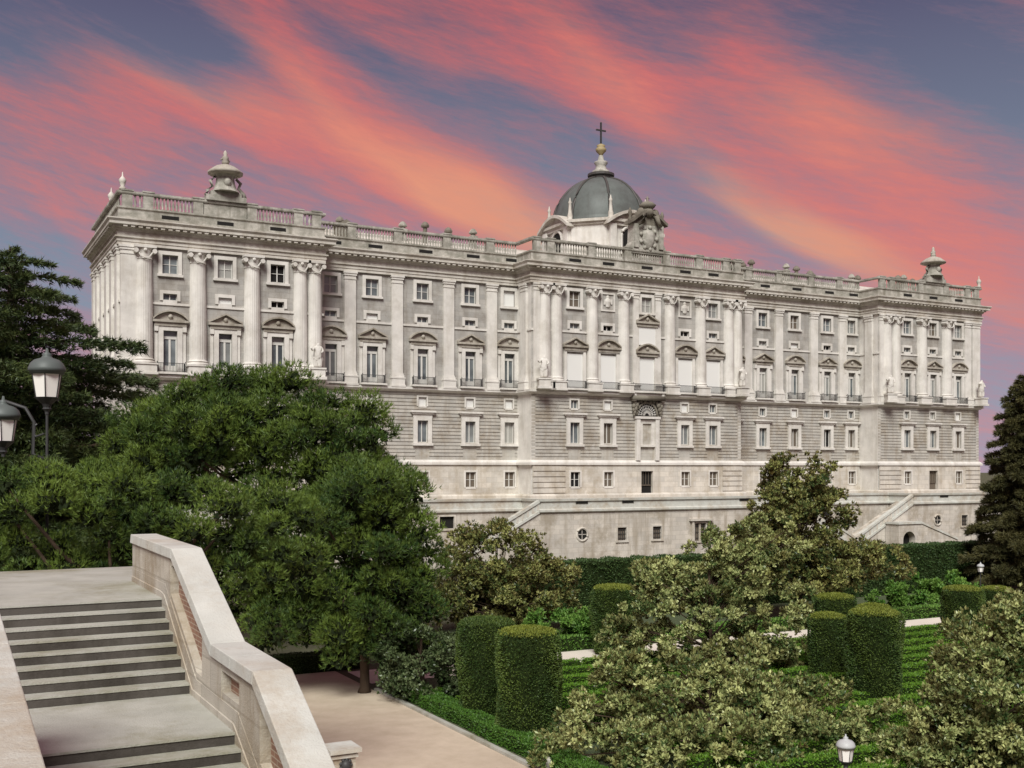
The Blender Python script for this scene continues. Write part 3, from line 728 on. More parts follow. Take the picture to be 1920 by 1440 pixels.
for i, (x, z) in enumerate(((29.0, 44.7), (37.9, 44.9), (41.2, 45.3), (44.7, 44.9), (48.5, 45.0), (96.7, 44.7), (98.5, 45.3), (105.9, 45.2), (108.1, 45.1), (111.1, 44.6), (120.5, 44.7), (121.9, 44.7), (131.6, 45.5), (133.0, 45.6), (135.2, 45.2))):
    put('chimney', CH if i % 3 == 1 else CH2, x, 6, z-3.5)
ch = MB(); ch.box(-1.2, 1.2, -.9, .9, 0, 2.6); ch.prism_y([(-1.5, 2.6), (1.5, 2.6), (0, 3.5)], -1.1, 1.1); put('dormer', ch.mesh('dormer', M['dark_stone']), 29.2, 5.0, 40.9)
mb = MB(); mb.prism_x([(2, 41.02), (14, 41.02), (8, 43.75)], 2, 138); mb.build('roof', M['trim'], palace)
# ---- chapel dome
DX, DY, AP = 72.3, 10.0, 7.7
dome = link('dome', None, palace, (DX-70, DY+4, 41.0))
def octa(ap, cut, z0, z1, mb):
    p = []
    for sx, sy in ((1, -1), (1, 1), (-1, 1), (-1, -1)):
        a = (sx*ap, sy*cut); b = (sx*cut, sy*ap)
        p += [a, b] if (sx*sy) > 0 else [b, a]
    p = sorted(p, key=lambda q: math.atan2(q[1], q[0]))
    n = len(p); i = len(mb.v)
    for z in (z0, z1): mb.v += [(DX+x, DY+y, z) for x, y in p]
    mb.f.append(tuple(i+k for k in reversed(range(n)))); mb.m.append(mb.mi); mb.f.append(tuple(i+n+k for k in range(n))); mb.m.append(mb.mi)
    for k in range(n):
        k2 = (k+1) % n; mb.f.append((i+k, i+k2, i+n+k2, i+n+k)); mb.m.append(mb.mi)
mb = MB(); octa(AP, 4.0, 41, 47.7, mb); mb.build('drum', M['light'], dome)
mb = MB(); octa(AP+.35, 4.1, 47.7, 48.05, mb); octa(AP+.7, 4.25, 48.05, 48.45, mb); mb.build('drum_cornice', M['trim'], dome)
for sx in (-1, 1):
    for k, (ux, uy) in enumerate(((0, -1), (-1, 0), (1, 0), (0, 1))):
        cx, cy = ux*(AP+.02), uy*(AP+.02); tx, ty = -uy, ux
        px, py = cx+tx*sx*3.1, cy+ty*sx*3.1
        h = .55; mb = MB(); mb.box(DX+px-h, DX+px+h, DY+py-h, DY+py+h, 41, 47.68); mb.build('drum_pilaster', M['light'], dome)
for ux, uy in ((0, -1), (-1, 0), (1, 0), (0, 1)):
    ang = math.atan2(uy, ux)+pi/2
    lo = MB(); pts = [(-1.25, 0), (1.25, 0)]+[(1.25*cos(pi*k/10), 2.6+1.25*sin(pi*k/10)) for k in range(11)]
    lo.prism_y(pts, -.1, .1); me = lo.mesh('drum_window', M['void'])
    w_ = link('drum_window', me, dome, (ux*(AP+.03), uy*(AP+.03), 2.4), ang)
    fr = MB(); q = [(1.5*cos(pi*k/12), 2.6+1.5*sin(pi*k/12)) for k in range(13)]
    fr.tube([(1.5, -.1, 0)]+[(a, -.1, b) for a, b in q]+[(-1.5, -.1, 0)], .25, 6)
    link('frame', fr.mesh('frame', M['light']), w_)
    pd = MB(); n = 10; pp = [(-4.4+8.8*k/n, .0+1.9*math.sin(pi*k/n)) for k in range(n+1)]
    for (xa, za), (xb, zb) in zip(pp, pp[1:]):
        pd.hexa([(xa, -1.0, za), (xb, -1.0, zb), (xb, 1.9, zb), (xa, 1.9, za), (xa, -1.0, za+.45), (xb, -1.0, zb+.45), (xb, 1.9, zb+.45), (xa, 1.9, za+.45)])
    pd.prism_y(pp, -.3, 1.8); link('drum_pediment', pd.mesh('drum_pediment', M['trim']), dome, (ux*(AP+.1), uy*(AP+.1), 6.5), ang)
shell = []
for k in range(13):
    t = k/12*R(80); shell.append((7.45*cos(t), 48.45+8.0*sin(t)))
mb = MB(); mb.lathe(DX, DY, [(7.7, 48.2), (7.7, 48.5)]+shell, 48); mb.build('dome_shell', M['slate'], dome, smooth=True)
for k in range(8):
    a = 2*pi*k/8+pi/8
    rb = MB(); rb.tube([(DX+(r+.06)*cos(a), DY+(r+.06)*sin(a), z+.03) for r, z in shell], .20, 6); rb.build('rib', M['slate_rib'], dome, smooth=True)
    pn = MB(); a2 = a; r = 8.0
    pn.lathe(DX+r*cos(a2), DY+r*sin(a2), [(.55, 48.4), (.6, 48.7), (.35, 48.9), (.42, 49.3), (.28, 49.8), (.2, 51.1), (.3, 51.3), (.12, 51.6), (.05, 52.0)], 8); pn.build('pinnacle', M['trim'], dome, smooth=True)
mb = MB(); mb.lathe(DX, DY, [(1.7, 56.2), (1.75, 56.6), (2.05, 56.75), (2.05, 57.1), (1.5, 57.2)], 20); mb.build('dome_collar', M['slate_rib'], dome, smooth=False)
mb = MB(); mb.lathe(DX, DY, [(1.5, 57.15), (1.3, 57.6), (.95, 57.75), (.75, 58.4), (1.05, 58.8), (1.0, 59.0), (.5, 59.15), (.4, 59.7), (.3, 60.0)], 14); mb.build('lantern_base', M['attic'], dome, smooth=True)
mb = MB(); mb.lathe(DX, DY, [(.25, 59.9), (.35, 60.2), (.75, 60.6), (.85, 60.95), (.55, 61.3), (.7, 61.5), (.35, 61.7), (.1, 61.8)], 12); mb.build('finial_ball', M['gold'], dome, smooth=True)
mb = MB(); mb.box(DX-.11, DX+.11, DY-.11, DY+.11, 61.7, 64.95); mb.box(DX-.75, DX+.75, DY-.09, DY+.09, 63.75, 63.97); mb.ball((DX, DY, 65.0), .16, 7, 5); mb.ball((DX-.78, DY, 63.86), .15, 7, 5); mb.ball((DX+.78, DY, 63.86), .15, 7, 5); mb.build('cross', M['iron'], dome)

# ================================================================== terrace in front of the palace
def terrace():
    t = thing('terrace_wall', 'pale stone garden terrace with parapet and small barred openings, below the palace windows', 'terrace', (70, -12, 0))
    TF = 7.0
    TP = [(-6, 10), (-6, -12), (25.2, -12), (25.2, -7), (49.2, -7), (49.2, -12), (91, -12), (91, -7), (115.4, -7), (115.4, -12), (146, -12), (146, 10)]
    mb = MB()
    ops = {(49.2, 91, -12): [(55.3, 3.5, 'o'), (61.4, 3.4, 'r'), (67.0, 3.4, 'r'), (74.2, 3.3, 'd'), (80, 3.4, 'r'), (86, 3.4, 'o')],
           (115.4, 146, -12): [(120.6, 3.9, 'o'), (126.7, 3.7, 'r'), (133, 3.6, 'r')], (-6, 25.2, -12): [(5, 3.5, 'r'), (12, 3.5, 'o'), (18, 3.5, 'r')],
           (25.2, 49.2, -7): [(38.5, 5.2, 'w')], (91, 115.4, -7): [(102, 5.2, 'w')]}
    for (x0, x1, y), L in ops.items():
        rects = []
        for x, z, k in L:
            w = {'o': .78, 'r': .7, 'd': .95, 'w': 1.0}[k]; h = {'o': .85, 'r': .85, 'd': 1.2, 'w': .75}[k]
            rects.append((x-w, x+w, z-h, z+h, .45))
        hf_wall(mb, x0, x1, 0, 6.45, y, rects)
    mb.build('wall_face', M['terrace'], t)
    mb = MB(); mb.box(-5.5, 145.5, -6.4, 5, 0, TF-.02)
    for a, b in ((-5.5, 24.7), (49.7, 90.5), (115.9, 145.5)): mb.box(a, b, -11.4, -6.4, 0, TF-.02)
    for x, s in ((25.2, -1), (49.2, 1), (91, -1), (115.4, 1)): mb.box(*sorted((x, x+s*.5)), -11.99, -6.98, 0, TF)
    mb.build('terrace_fill', M['terrace'], t)
    mb = MB(); mb.sweep(TP, [(-.1, 6.35), (.22, 6.4), (.3, 6.5), (.3, 6.75), (.1, 6.85), (.04, 6.86), (.04, 7.75), (.24, 7.82), (.28, 8.12), (-.5, 8.14), (-.5, 7.8), (-.36, 7.75), (-.36, TF)])
    mb.build('parapet', M['coping'], t)
    def opening(x, z, k, y):
        if k == 'o':
            n = 16; g = MB(); g.prism_y([(.72*cos(2*pi*q/n), .72*sin(2*pi*q/n)) for q in range(n)], .05, .2); o = put('oculus', g.mesh('oculus', M['void']), x, y, z, t)
            f = MB(); f.tube([(.82*cos(2*pi*q/20), -.02, .82*sin(2*pi*q/20)) for q in range(21)], .16, 6)
            f.box(-.78, .78, .03, .06, -.04, .04); f.box(-.04, .04, .03, .06, -.7, .7)
            for a, b in ((-1, -1), (1, -1), (1, 1), (-1, 1)): f.prism_y([(a*.9, b*.95), (a*.25, b*.95), (a*.6, b*.62), (a*.9, b*.3)][::(1 if a*b > 0 else -1)], -.01, .1)
            link('frame', f.mesh('frame', M['base']), o)
        else:
            w = {'r': .7, 'd': .95, 'w': 1.0}[k]; h = {'r': .85, 'd': 1.2, 'w': .75}[k]
            g = MB(); g.box(-w, w, .25, .32, -h, h); o = put('barred_window', g.mesh('barred_window', M['void'] if k == 'w' else M['grille']), x, y, z, t)
            f = MB(); f.box(-w-.22, -w, -.1, .02, -h, h+.22); f.box(w, w+.22, -.1, .02, -h, h+.22); f.box(-w, w, -.1, .02, h, h+.22); f.box(-w-.3, w+.3, -.18, .02, -h-.25, -h)
            if k == 'd': f.box(-1.9, 1.9, -.5, .02, h+.35, h+.62); f.box(-1.5, -1.2, -.3, .02, -h, h+.34); f.box(1.2, 1.5, -.3, .02, -h, h+.34); f.box(-.15, .15, .05, .24, -h, h)
            link('frame', f.mesh('frame', M['base']), o)
            if k != 'w':
                b = MB()
                for q in range(4): b.box(-w+2*w*(q+.5)/4-.03, -w+2*w*(q+.5)/4+.03, .12, .17, -h, h)
                for q in range(3): b.box(-w, w, .11, .16, -h+2*h*(q+.5)/3-.03, -h+2*h*(q+.5)/3+.03)
                link('grille', b.mesh('grille', M['iron']), o)
    for (x0, x1, y), L in ops.items():
        for x, z, k in L: opening(x, z, k, y)
    sl = MB(); sl.box(-.9, .9, -.06, .2, -.16, .16); SL = sl.mesh('drain_slot', M['void'])
    for x in (55.2, 62.3, 81.9, 122, 134): put('drain_slot', SL, x, -12.06, 7.62, t)
    return t
terrace()
def flight(name, x_top, dirn, label, n=36, run=.37, y0=-11.9, y1=-8.6):
    """straight stair down along the terrace wall, with a solid sloping parapet"""
    t = thing(name, label, 'stairs', (x_top+dirn*6, -12, 0), group='stone stairs down from the palace terrace'); del t['group']
    rise = 7.0/n
    mb = MB(); mb.box(0, run*1.05, y0+.42, y1, -.32, 0); st = mb.mesh('step', M['terrace'])
    for k in range(n):
        x = x_top+(dirn*run*k if dirn > 0 else -run*(k+1)); put('step', st, x, 0, 7.0-rise*(k+1), t)
    L = run*n; xe = x_top+dirn*L
    pts = [(x_top, 0), (x_top, 6.7), (xe, -.2), (xe, 0)] if False else [(x_top, 0.), (x_top, 6.85), (xe, 0.05), (xe, 0.)]
    mb = MB(); mb.prism_y(pts if dirn < 0 else pts[::-1], y0+.45, y1); mb.build('stair_fill', M['terrace'], t)
    mb = MB(); mb.prism_y([(x_top, 0.), (x_top, 6.4), (xe, -.35), (xe, -.4)] if dirn < 0 else [(xe, -.4), (xe, -.35), (x_top, 6.4), (x_top, 0)], y0, y0+.4); mb.build('string_wall', M['terrace'], t)
    mb = MB(); o = 0.
    for (dz0, dz1, yo) in ((-.55, -.2, .18), (-.2, .75, .0), (.75, 1.12, .16)):
        mb.hexa([(x_top, y0-.02-yo, 7+dz0), (xe, y0-.02-yo, dz0+.02), (xe, y0+.42+yo*.5, dz0+.02), (x_top, y0+.42+yo*.5, 7+dz0), (x_top, y0-.02-yo, 7+dz1), (xe, y0-.02-yo, dz1+.02), (xe, y0+.42+yo*.5, dz1+.02), (x_top, y0+.42+yo*.5, 7+dz1)])
    mb.build('sloping_parapet', M['coping'], t)
    if True:
        mb = MB()
        for k in range(1, n, 2):
            x = x_top+dirn*run*k; z = 7-7*k/n; mb.box(x-.14, x+.14, y0-.06, y0-.02, z-.12, z+.66)
        mb.build('parapet_panels', M['base'], t, kind='stuff')
    return t
flight('terrace_staircase', 49.2, -1, 'pale stone staircase descending left from the middle terrace, just above the round yellowish tree')
flight('terrace_staircase', 25.2, 1, 'pale stone staircase descending right from behind the pine at the terrace left end')
flight('terrace_staircase', 115.4, -1, 'pale stone staircase slanting down left above the small dark arch')
flight('terrace_staircase', 91.0, 1, 'pale stone staircase on the terrace mostly hidden behind the tallest magnolia')
def niche():
    t = thing('arched_niche', 'small stone block with a dark round arch under the right terrace stairs', 'niche', (111.5, -14.5, 0))
    mb = MB(); x = 111.5; y = -14.6
    pts = [(x-2.2, 0), (x-2.2, 3.6), (x+2.2, 3.6), (x+2.2, 0), (x+1.3, 0)]+[(x+1.3*cos(pi*k/12), 1.2+1.3*sin(pi*k/12)) for k in range(13)]+[(x-1.3, 0)]
    mb.prism_y(pts, y, -12.0); mb.build('block', M['terrace'], t)
    mb = MB(); mb.box(x-2.4, x+2.4, y-.2, -11.9, 3.6, 3.9); mb.build('cornice', M['coping'], t)
    mb = MB(); mb.box(x-1.28, x+1.28, y+1.2, y+1.25, 0, 2.55); mb.build('recess', M['void'], t)
    mb = MB(); xa, xb = x+2.2, x+10.5
    mb.hexa([(xa, y, 0), (xb, y, 0), (xb, y+.5, 0), (xa, y+.5, 0), (xa, y, 3.7), (xb, y, .9), (xb, y+.5, .9), (xa, y+.5, 3.7)]); mb.build('ramp_wall', M['terrace'], t)
    mb = MB(); mb.hexa([(xa, y-.15, 3.72), (xb, y-.15, .92), (xb, y+.65, .92), (xa, y+.65, 3.72), (xa, y-.15, 4.05), (xb, y-.15, 1.25), (xb, y+.65, 1.25), (xa, y+.65, 4.05)]); mb.build('ramp_coping', M['coping'], t)
niche()

# ================================================================== statues on the piers
def statue_mesh():
    me = bpy.data.meshes.new('figure')
    V = [(0,0,1.02),(0,-.02,1.3),(0,.0,1.52),(0,-.02,1.68),(.02,-.05,1.86), (.25,0,1.5),(.36,-.1,1.25),(.2,-.28,1.12), (-.25,0,1.5),(-.42,-.02,1.3),(-.55,-.2,1.5), (.12,-.02,.55),(.14,-.05,.06),(-.12,.05,.55),(-.15,.08,.06),(0,.12,.6),(0,.16,.05)]
    Ed = [(0,1),(1,2),(2,3),(3,4),(2,5),(5,6),(6,7),(2,8),(8,9),(9,10),(0,11),(11,12),(0,13),(13,14),(0,15),(15,16)]
    rad = [.24,.22,.24,.10,.15,.12,.09,.07,.12,.09,.07,.22,.17,.22,.17,.24,.25]
    me.from_pydata(V, Ed, [])
    o = bpy.data.objects.new('figure_source', me); COL.objects.link(o)
    md = o.modifiers.new('skin', 'SKIN'); sv = me.skin_vertices[0].data
    for q, r in zip(sv, rad): q.radius = (r, r)
    sv[0].use_root = True
    ss = o.modifiers.new('sub', 'SUBSURF'); ss.levels = 1
    dg = bpy.context.evaluated_depsgraph_get(); r = bpy.data.meshes.new_from_object(o.evaluated_get(dg))
    bpy.data.objects.remove(o); r.name = 'statue_figure'; r.materials.clear(); r.materials.append(M['light'])
    r.transform(Matrix.Scale(1.62, 4)); return r
FIG = statue_mesh()
pb = MB(); pb.box(-.95, .95, -.8, .8, 0, .35); pb.box(-.78, .78, -.65, .65, .35, 1.2); pb.box(-.9, .9, -.76, .76, 1.2, 1.4); PEDM = pb.mesh('pedestal', M['light'])
ck = MB(); ck.tube([(-.42, .12, 2.5), (.1, .32, 2.0), (.35, .38, 1.1), (.1, .4, .2)], [.22, .34, .4, .34], 8); CLOAK = ck.mesh('cloak', M['light'], True)
for x, z, lab in ((22.3, 22.57, 'pale stone statue at the right end of the left pavilion, just above the big pine'), (53.4, 22.57, 'pale stone statue at the left corner of the central pavilion under the dome'),
               (87.1, 22.57, 'pale stone statue at the right corner of the central pavilion'), (117.5, 22.57, 'pale stone statue in front of the wide pier where the right pavilion starts'), (138.9, 22.57, 'pale stone statue at the far right corner of the palace next to the dark conifer')):
    t = thing('statue', lab, 'statue', (x, -5.45, z), R(random.uniform(-25, 25)), 'stone statues standing on the main floor ledge')
    link('pedestal', PEDM, t); b = link('body', FIG, t, (0, 0, 1.38)); link('cloak', CLOAK, b)

# ================================================================== stairs in the foreground
XR, XL = -15.22, -18.05
ZT, RISE, RUN = 9.76, .155, .325
def foreground():
    t = thing('stone_staircase', 'worn stone staircase with dark risers rising to a landing in the left foreground', 'staircase', (-16.6, -114, 7.0))
    def steps(y, z, n):
        for k in range(n):                                   # k-th riser counted downwards from y, z
            yy = y-RUN*k; zz = z-RISE*k
            if k > 0:
                mb = MB(); mb.box(XL-1.2, XR, yy-.012, yy+RUN-.004, zz-.03, zz); s = mb.build('step', M['stairstone'], t)
            else: continue
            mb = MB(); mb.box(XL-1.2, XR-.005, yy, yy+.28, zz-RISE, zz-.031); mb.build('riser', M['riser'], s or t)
    steps(-112.1, ZT, 8)
    ZL = ZT-8*RISE
    steps(-117.2, ZL, 12)
    mb = MB(); mb.box(XL-1.2, XR+.6, -112.115, -105.5, ZT-.03, ZT); mb.build('landing', M['stairstone'], t)
    mb = MB(); mb.box(XL-1.2, XR+.05, -117.215, -112.1-7*RUN-.004, ZL-.03, ZL); mb.build('landing', M['stairstone'], t)
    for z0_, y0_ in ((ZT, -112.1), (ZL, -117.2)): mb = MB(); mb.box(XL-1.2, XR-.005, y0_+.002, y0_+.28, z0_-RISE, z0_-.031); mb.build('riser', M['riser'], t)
    mb = MB()                                                # masonry body under the flights
    mb.prism_x([(-105.5, 0), (-105.5, ZT-.075), (-111.8, ZT-.075), (-111.8, ZT-.35), (-112.0-8*RUN, ZL-.28), (-112.2-8*RUN, ZL-.075), (-116.9, ZL-.075), (-116.9, ZL-.35), (-117.2-12*RUN, ZL-12*RISE-.35), (-117.2-12*RUN, 0)], XL-1.15, XR+.55); mb.build('stair_body', M['parapet'], t)
    # sloping kerb beside the steps
    mb = MB()
    Lk = [(-108.9, ZT+.10), (-112.0, ZT+.10), (-112.3, ZT+.06), (-112.1-7*RUN-.15, ZL+.09), (-117.1, ZL+.09), (-117.2-10*RUN, ZL-10*RISE+.06)]
    for (ya, za), (yb, zb) in zip(Lk, Lk[1:]):
        mb.hexa([(XR-.0, yb, zb-.5), (XR+.24, yb, zb-.5), (XR+.24, ya, za-.5), (XR-.0, ya, za-.5), (XR-.0, yb, zb), (XR+.24, yb, zb+.14), (XR+.24, ya, za+.14), (XR-.0, ya, za)])
    mb.build('kerb_slope', M['parapet'], t)
    return t
foreground()
def balustrade():
    t = thing('stair_balustrade', 'stone balustrade with broad pale coping and red brick infill beside the stairs', 'balustrade', (-15.0, -114, 7.0))
    # coping centre line heights (y, z top)
    C = [(-108.9, 10.69), (-113.0, 10.67), (-115.85, 9.50), (-118.15, 9.48), (-121.6, 7.75), (-124, 6.6)]
    xi, xo = -15.25, -14.72
    for k, ((ya, za), (yb, zb)) in enumerate(zip(C, C[1:])):
        n = {0: 2, 1: 2, 2: 2, 3: 2, 4: 1}[k]
        for q in range(n):
            y0, y1 = ya+(yb-ya)*q/n, ya+(yb-ya)*(q+1)/n; z0, z1 = za+(zb-za)*q/n, za+(zb-za)*(q+1)/n; g = .004
            mb = MB(); T = .17
            mb.hexa([(xi, y1+g, z1-T), (xo, y1+g, z1-T), (xo, y0-g, z0-T), (xi, y0-g, z0-T), (xi+.015, y1+g, z1), (xo-.015, y1+g, z1), (xo-.015, y0-g, z0), (xi+.015, y0-g, z0)])
            o = mb.build('coping_stone', M['coping'], t)
            bv = o.modifiers.new('bevel', 'BEVEL'); bv.width = .012; bv.segments = 2
    B = [(-108.9, 9.0), (-112.0, 9.0), (-114.4, 8.3), (-117.2, 8.2), (-121.6, 6.4), (-124, 5.4)]
    base = [(y, z) for y, z in B]
    mb = MB()                                                # plinth wall below, following the stairs
    P0 = [(-108.9, ZT+.22), (-112.3, ZT+.22), (-114.75, 8.52+.24), (-117.3, 8.52+.24), (-121.2, 6.83), (-124, 5.6)]
    for (ya, za), (yb, zb) in zip(P0, P0[1:]):
        mb.hexa([(-15.215, yb, 0), (-14.74, yb, 0), (-14.74, ya, 0), (-15.215, ya, 0), (-15.205, yb, zb+.04), (-14.74, yb, zb+.1), (-14.74, ya, za+.1), (-15.205, ya, za+.04)])
    mb.build('plinth', M['parapet'], t)
    def ztop(y):
        for (ya, za), (yb, zb) in zip(C, C[1:]):
            if yb <= y <= ya: return za+(zb-za)*(y-ya)/(yb-ya)
    def zbot(y):
        for (ya, za), (yb, zb) in zip(P0, P0[1:]):
            if yb <= y <= ya: return za+(zb-za)*(y-ya)/(yb-ya)
        return P0[0][1]
    piers = [(-108.9, -112.75), (-115.15, -116.35), (-117.35, -118.35), (-121.0, -121.6)]
    for a, b in piers:
        pts = [a]+[y for y, _ in C+P0 if b < y < a]+[b]; pts = sorted(set(pts), reverse=True)
        mb = MB()
        for ya, yb in zip(pts, pts[1:]):
            mb.hexa([(-15.2, yb, zbot(yb)-.25), (-14.76, yb, zbot(yb)-.25), (-14.76, ya, zbot(ya)-.25), (-15.2, ya, zbot(ya)-.25), (-15.2, yb, ztop(yb)-.172), (-14.76, yb, ztop(yb)-.172), (-14.76, ya, ztop(ya)-.172), (-15.2, ya, ztop(ya)-.172)])
        mb.build('pier', M['parapet'], t)
    gaps = [(-112.75, -115.15), (-116.35, -117.35), (-118.35, -121.0)]
    for a, b in gaps:
        pts = sorted({a, b}|{y for y, _ in C+P0 if b < y < a}, reverse=True)
        mb = MB(); rl = MB()
        for ya, yb in zip(pts, pts[1:]):
            mb.hexa([(-15.06, yb, zbot(yb)), (-14.84, yb, zbot(yb)), (-14.84, ya, zbot(ya)), (-15.06, ya, zbot(ya)), (-15.06, yb, ztop(yb)-.174), (-14.84, yb, ztop(yb)-.174), (-14.84, ya, ztop(ya)-.174), (-15.06, ya, ztop(ya)-.174)])
            rl.hexa([(-15.19, yb, zbot(yb)-.02), (-14.77, yb, zbot(yb)-.02), (-14.77, ya, zbot(ya)-.02), (-15.19, ya, zbot(ya)-.02), (-15.19, yb, zbot(yb)+.14), (-14.77, yb, zbot(yb)+.14), (-14.77, ya, zbot(ya)+.14), (-15.19, ya, zbot(ya)+.14)])
            rl.hexa([(-15.19, yb, ztop(yb)-.30), (-14.77, yb, ztop(yb)-.30), (-14.77, ya, ztop(ya)-.30), (-15.19, ya, ztop(ya)-.30), (-15.19, yb, ztop(yb)-.173), (-14.77, yb, ztop(yb)-.173), (-14.77, ya, ztop(ya)-.173), (-15.19, ya, ztop(ya)-.173)])
        mb.build('brick_infill', M['brick'], t); rl.build('rail', M['parapet'], t)
balustrade()
def near_wall():
    t = thing('parapet_wall', 'low stone parapet with a pale top cut by the left edge, beside the lower flight', 'parapet', (-18.4, -120, 7.0))
    C = [(-117.4, 10.42), (-119.6, 10.25), (-121.8, 10.08), (-124.0, 9.90), (-127.5, 9.6)]
    for (ya, za), (yb, zb) in zip(C, C[1:]):
        g = .004; mb = MB(); mb.hexa([(-18.75, yb+g, zb-.16), (-18.05, yb+g, zb-.16), (-18.05, ya-g, za-.16), (-18.75, ya-g, za-.16), (-18.74, yb+g, zb), (-18.065, yb+g, zb), (-18.065, ya-g, za), (-18.74, ya-g, za)])
        o = mb.build('coping_stone', M['coping'], t); bv = o.modifiers.new('bevel', 'BEVEL'); bv.width = .012; bv.segments = 2
    mb = MB(); mb.prism_x([(-117.45, 0), (-117.45, 10.24), (-127.4, 9.42), (-127.4, 0)], -18.68, -18.12); mb.build('wall_body', M['parapet'], t)
near_wall()
def gate_pedestal():
    t = thing('stone_pedestal', 'stone pedestal with moulded cap and dark bronze spout beside the sandy path', 'pedestal', (-5.4, -93.2, 0))
    mb = MB(); mb.box(-.42, .42, -.42, .42, 0, 1.45); mb.box(-.5, .5, -.5, .5, 0, .2); link('shaft', mb.mesh('shaft', M['parapet']), t)
    mb = MB(); mb.box(-.5, .5, -.5, .5, 1.45, 1.56); mb.box(-.46, .46, -.46, .46, 1.56, 1.64); mb.box(-.60, .60, -.60, .60, 1.64, 1.80); link('cap', mb.mesh('cap', M['coping']), t)
    mb = MB(); mb.ball((.03, -.46, 1.18), .2, 9, 6, 1.1)
    for k in range(9): a = 2*pi*k/9; mb.ball((.03+.2*cos(a), -.46, 1.18+.22*sin(a)), .07, 6, 4)
    mb.tube([(.03, -.6, 1.12), (.03, -.75, 1.05)], .06, 7); link('spout', mb.mesh('spout', M['iron'], True), t)
gate_pedestal()
# ================================================================== lamps
def lantern(parent, x, y, z, s=1.0, glass_m='lampglass', cap_m='iron_worn', sides=6):
    """four/six sided street lantern, z = bottom of the glass"""
    g = MB(); g.lathe(x, y, [(.315*s, z), (.42*s, z+.66*s)], sides, a0=.3, a1=.3+2*pi); go = g.build('lantern', M[glass_m], parent)
    c = MB(); c.lathe(x, y, [(.46*s, z+.66*s), (.48*s, z+.74*s), (.52*s, z+.76*s), (.51*s, z+.84*s), (.45*s, z+.98*s), (.34*s, z+1.08*s), (.16*s, z+1.14*s), (.12*s, z+1.2*s), (.14*s, z+1.25*s), (.05*s, z+1.3*s), (.03*s, z+1.42*s)], 14); c.build('cap', M[cap_m], go, smooth=True)
    f = MB()
    for k in range(sides):
        a = .3+2*pi*k/sides; f.tube([(x+.32*s*cos(a), y+.32*s*sin(a), z-.01), (x+.425*s*cos(a), y+.425*s*sin(a), z+.66*s)], .018*s, 5)
    f.lathe(x, y, [(.34*s, z-.02), (.3*s, z-.06*s), (.14*s, z-.2*s), (.1*s, z-.3*s), (.13*s, z-.34*s), (.06*s, z-.42*s), (.055*s, z-.5*s)], 10); f.build('frame', M['iron'], go)
    return go
def lamp_big():
    x, y = -15.14, -90.48
    t = thing('street_lamp', 'tall iron lamp post with two frosted lanterns before the dark cedar', 'street lamp', (x, y, 0))
    lantern(t, x, y, 14.47, 1.2)
    mb = MB(); mb.lathe(x, y, [(.3, 0), (.3, .4), (.2, .6), (.16, 1.2), (.1, 1.5), (.06, 6), (.045, 13.9)], 10); mb.build('post', M['iron'], t)
    c, s = cos(R(-28.1)), sin(R(-28.1)); x2, y2 = x-1.52*c, y-1.52*s
    lantern(t, x2, y2, 12.95, 1.1)
    mb = MB()
    pts = [(x, y, 12.3), (x-.5*c, y-.5*s, 12.5), (x-.45*c, y-.45*s, 13.6), (x-.75*c, y-.75*s, 14.1), (x2, y2, 14.35), (x2-.4*c, y2-.4*s, 14.2)]
    mb.tube(pts, .06, 7); mb.tube([(x-.1*c, y-.1*s, 13.2), (x-.4*c, y-.4*s, 13.1), (x-.55*c, y-.55*s, 13.4), (x-.35*c, y-.35*s, 13.55)], .04, 6); mb.tube([(x2, y2, 14.4), (x2, y2, 14.2)], .05, 6)
    mb.build('bracket', M['iron'], t, smooth=True)
lamp_big()
def lamp_small(x, y, h, s, label, name='garden_lamp'):
    t = thing(name, label, 'lamp', (x, y, 0), group='single lanterns on posts in the garden')
    lantern(t, x, y, h-1.6*s, s, cap_m='lampcap'); mb = MB(); mb.lathe(x, y, [(.22*s, 0), (.22*s, .25), (.12*s, .45), (.09*s, .9), (.055*s, h-2.05*s)], 9); mb.build('post', M['iron'], t)
M['lampcap'] = mat('zinc_lamp_cap', (.42, .43, .43), .45)
lamp_small(7.9, -105.0, 3.35, .62, 'garden lantern with a grey domed cap among magnolia leaves at the bottom edge')
lamp_small(64.1, -65.2, 3.75, .62, 'thin distant garden lamp standing in front of the dark conifer on the right')
def bollard():
    t = thing('kerb_bollard', 'small rounded stone post at the near end of the path kerb', 'bollard', (2.95, -93.9, 0))
    mb = MB(); mb.lathe(0, 0, [(.22, 0), (.2, .3), (.24, .34), (.22, .44), (.12, .52), (.01, .54)], 12); link('post', mb.mesh('post', M['coping'], True), t)
bollard()
def bench():
    t = thing('stone_bench', 'pale stone bench half hidden by magnolia beside the large clipped yew', 'bench', (20.9, -92.8, 0), R(20))
    mb = MB(); mb.box(-.9, .9, -.25, .25, .42, .55); link('seat', mb.mesh('seat', M['coping']), t)
    for sx in (-.6, .6): mb = MB(); mb.box(sx-.12, sx+.12, -.2, .2, 0, .415); link('leg', mb.mesh('leg', M['coping']), t)
bench()

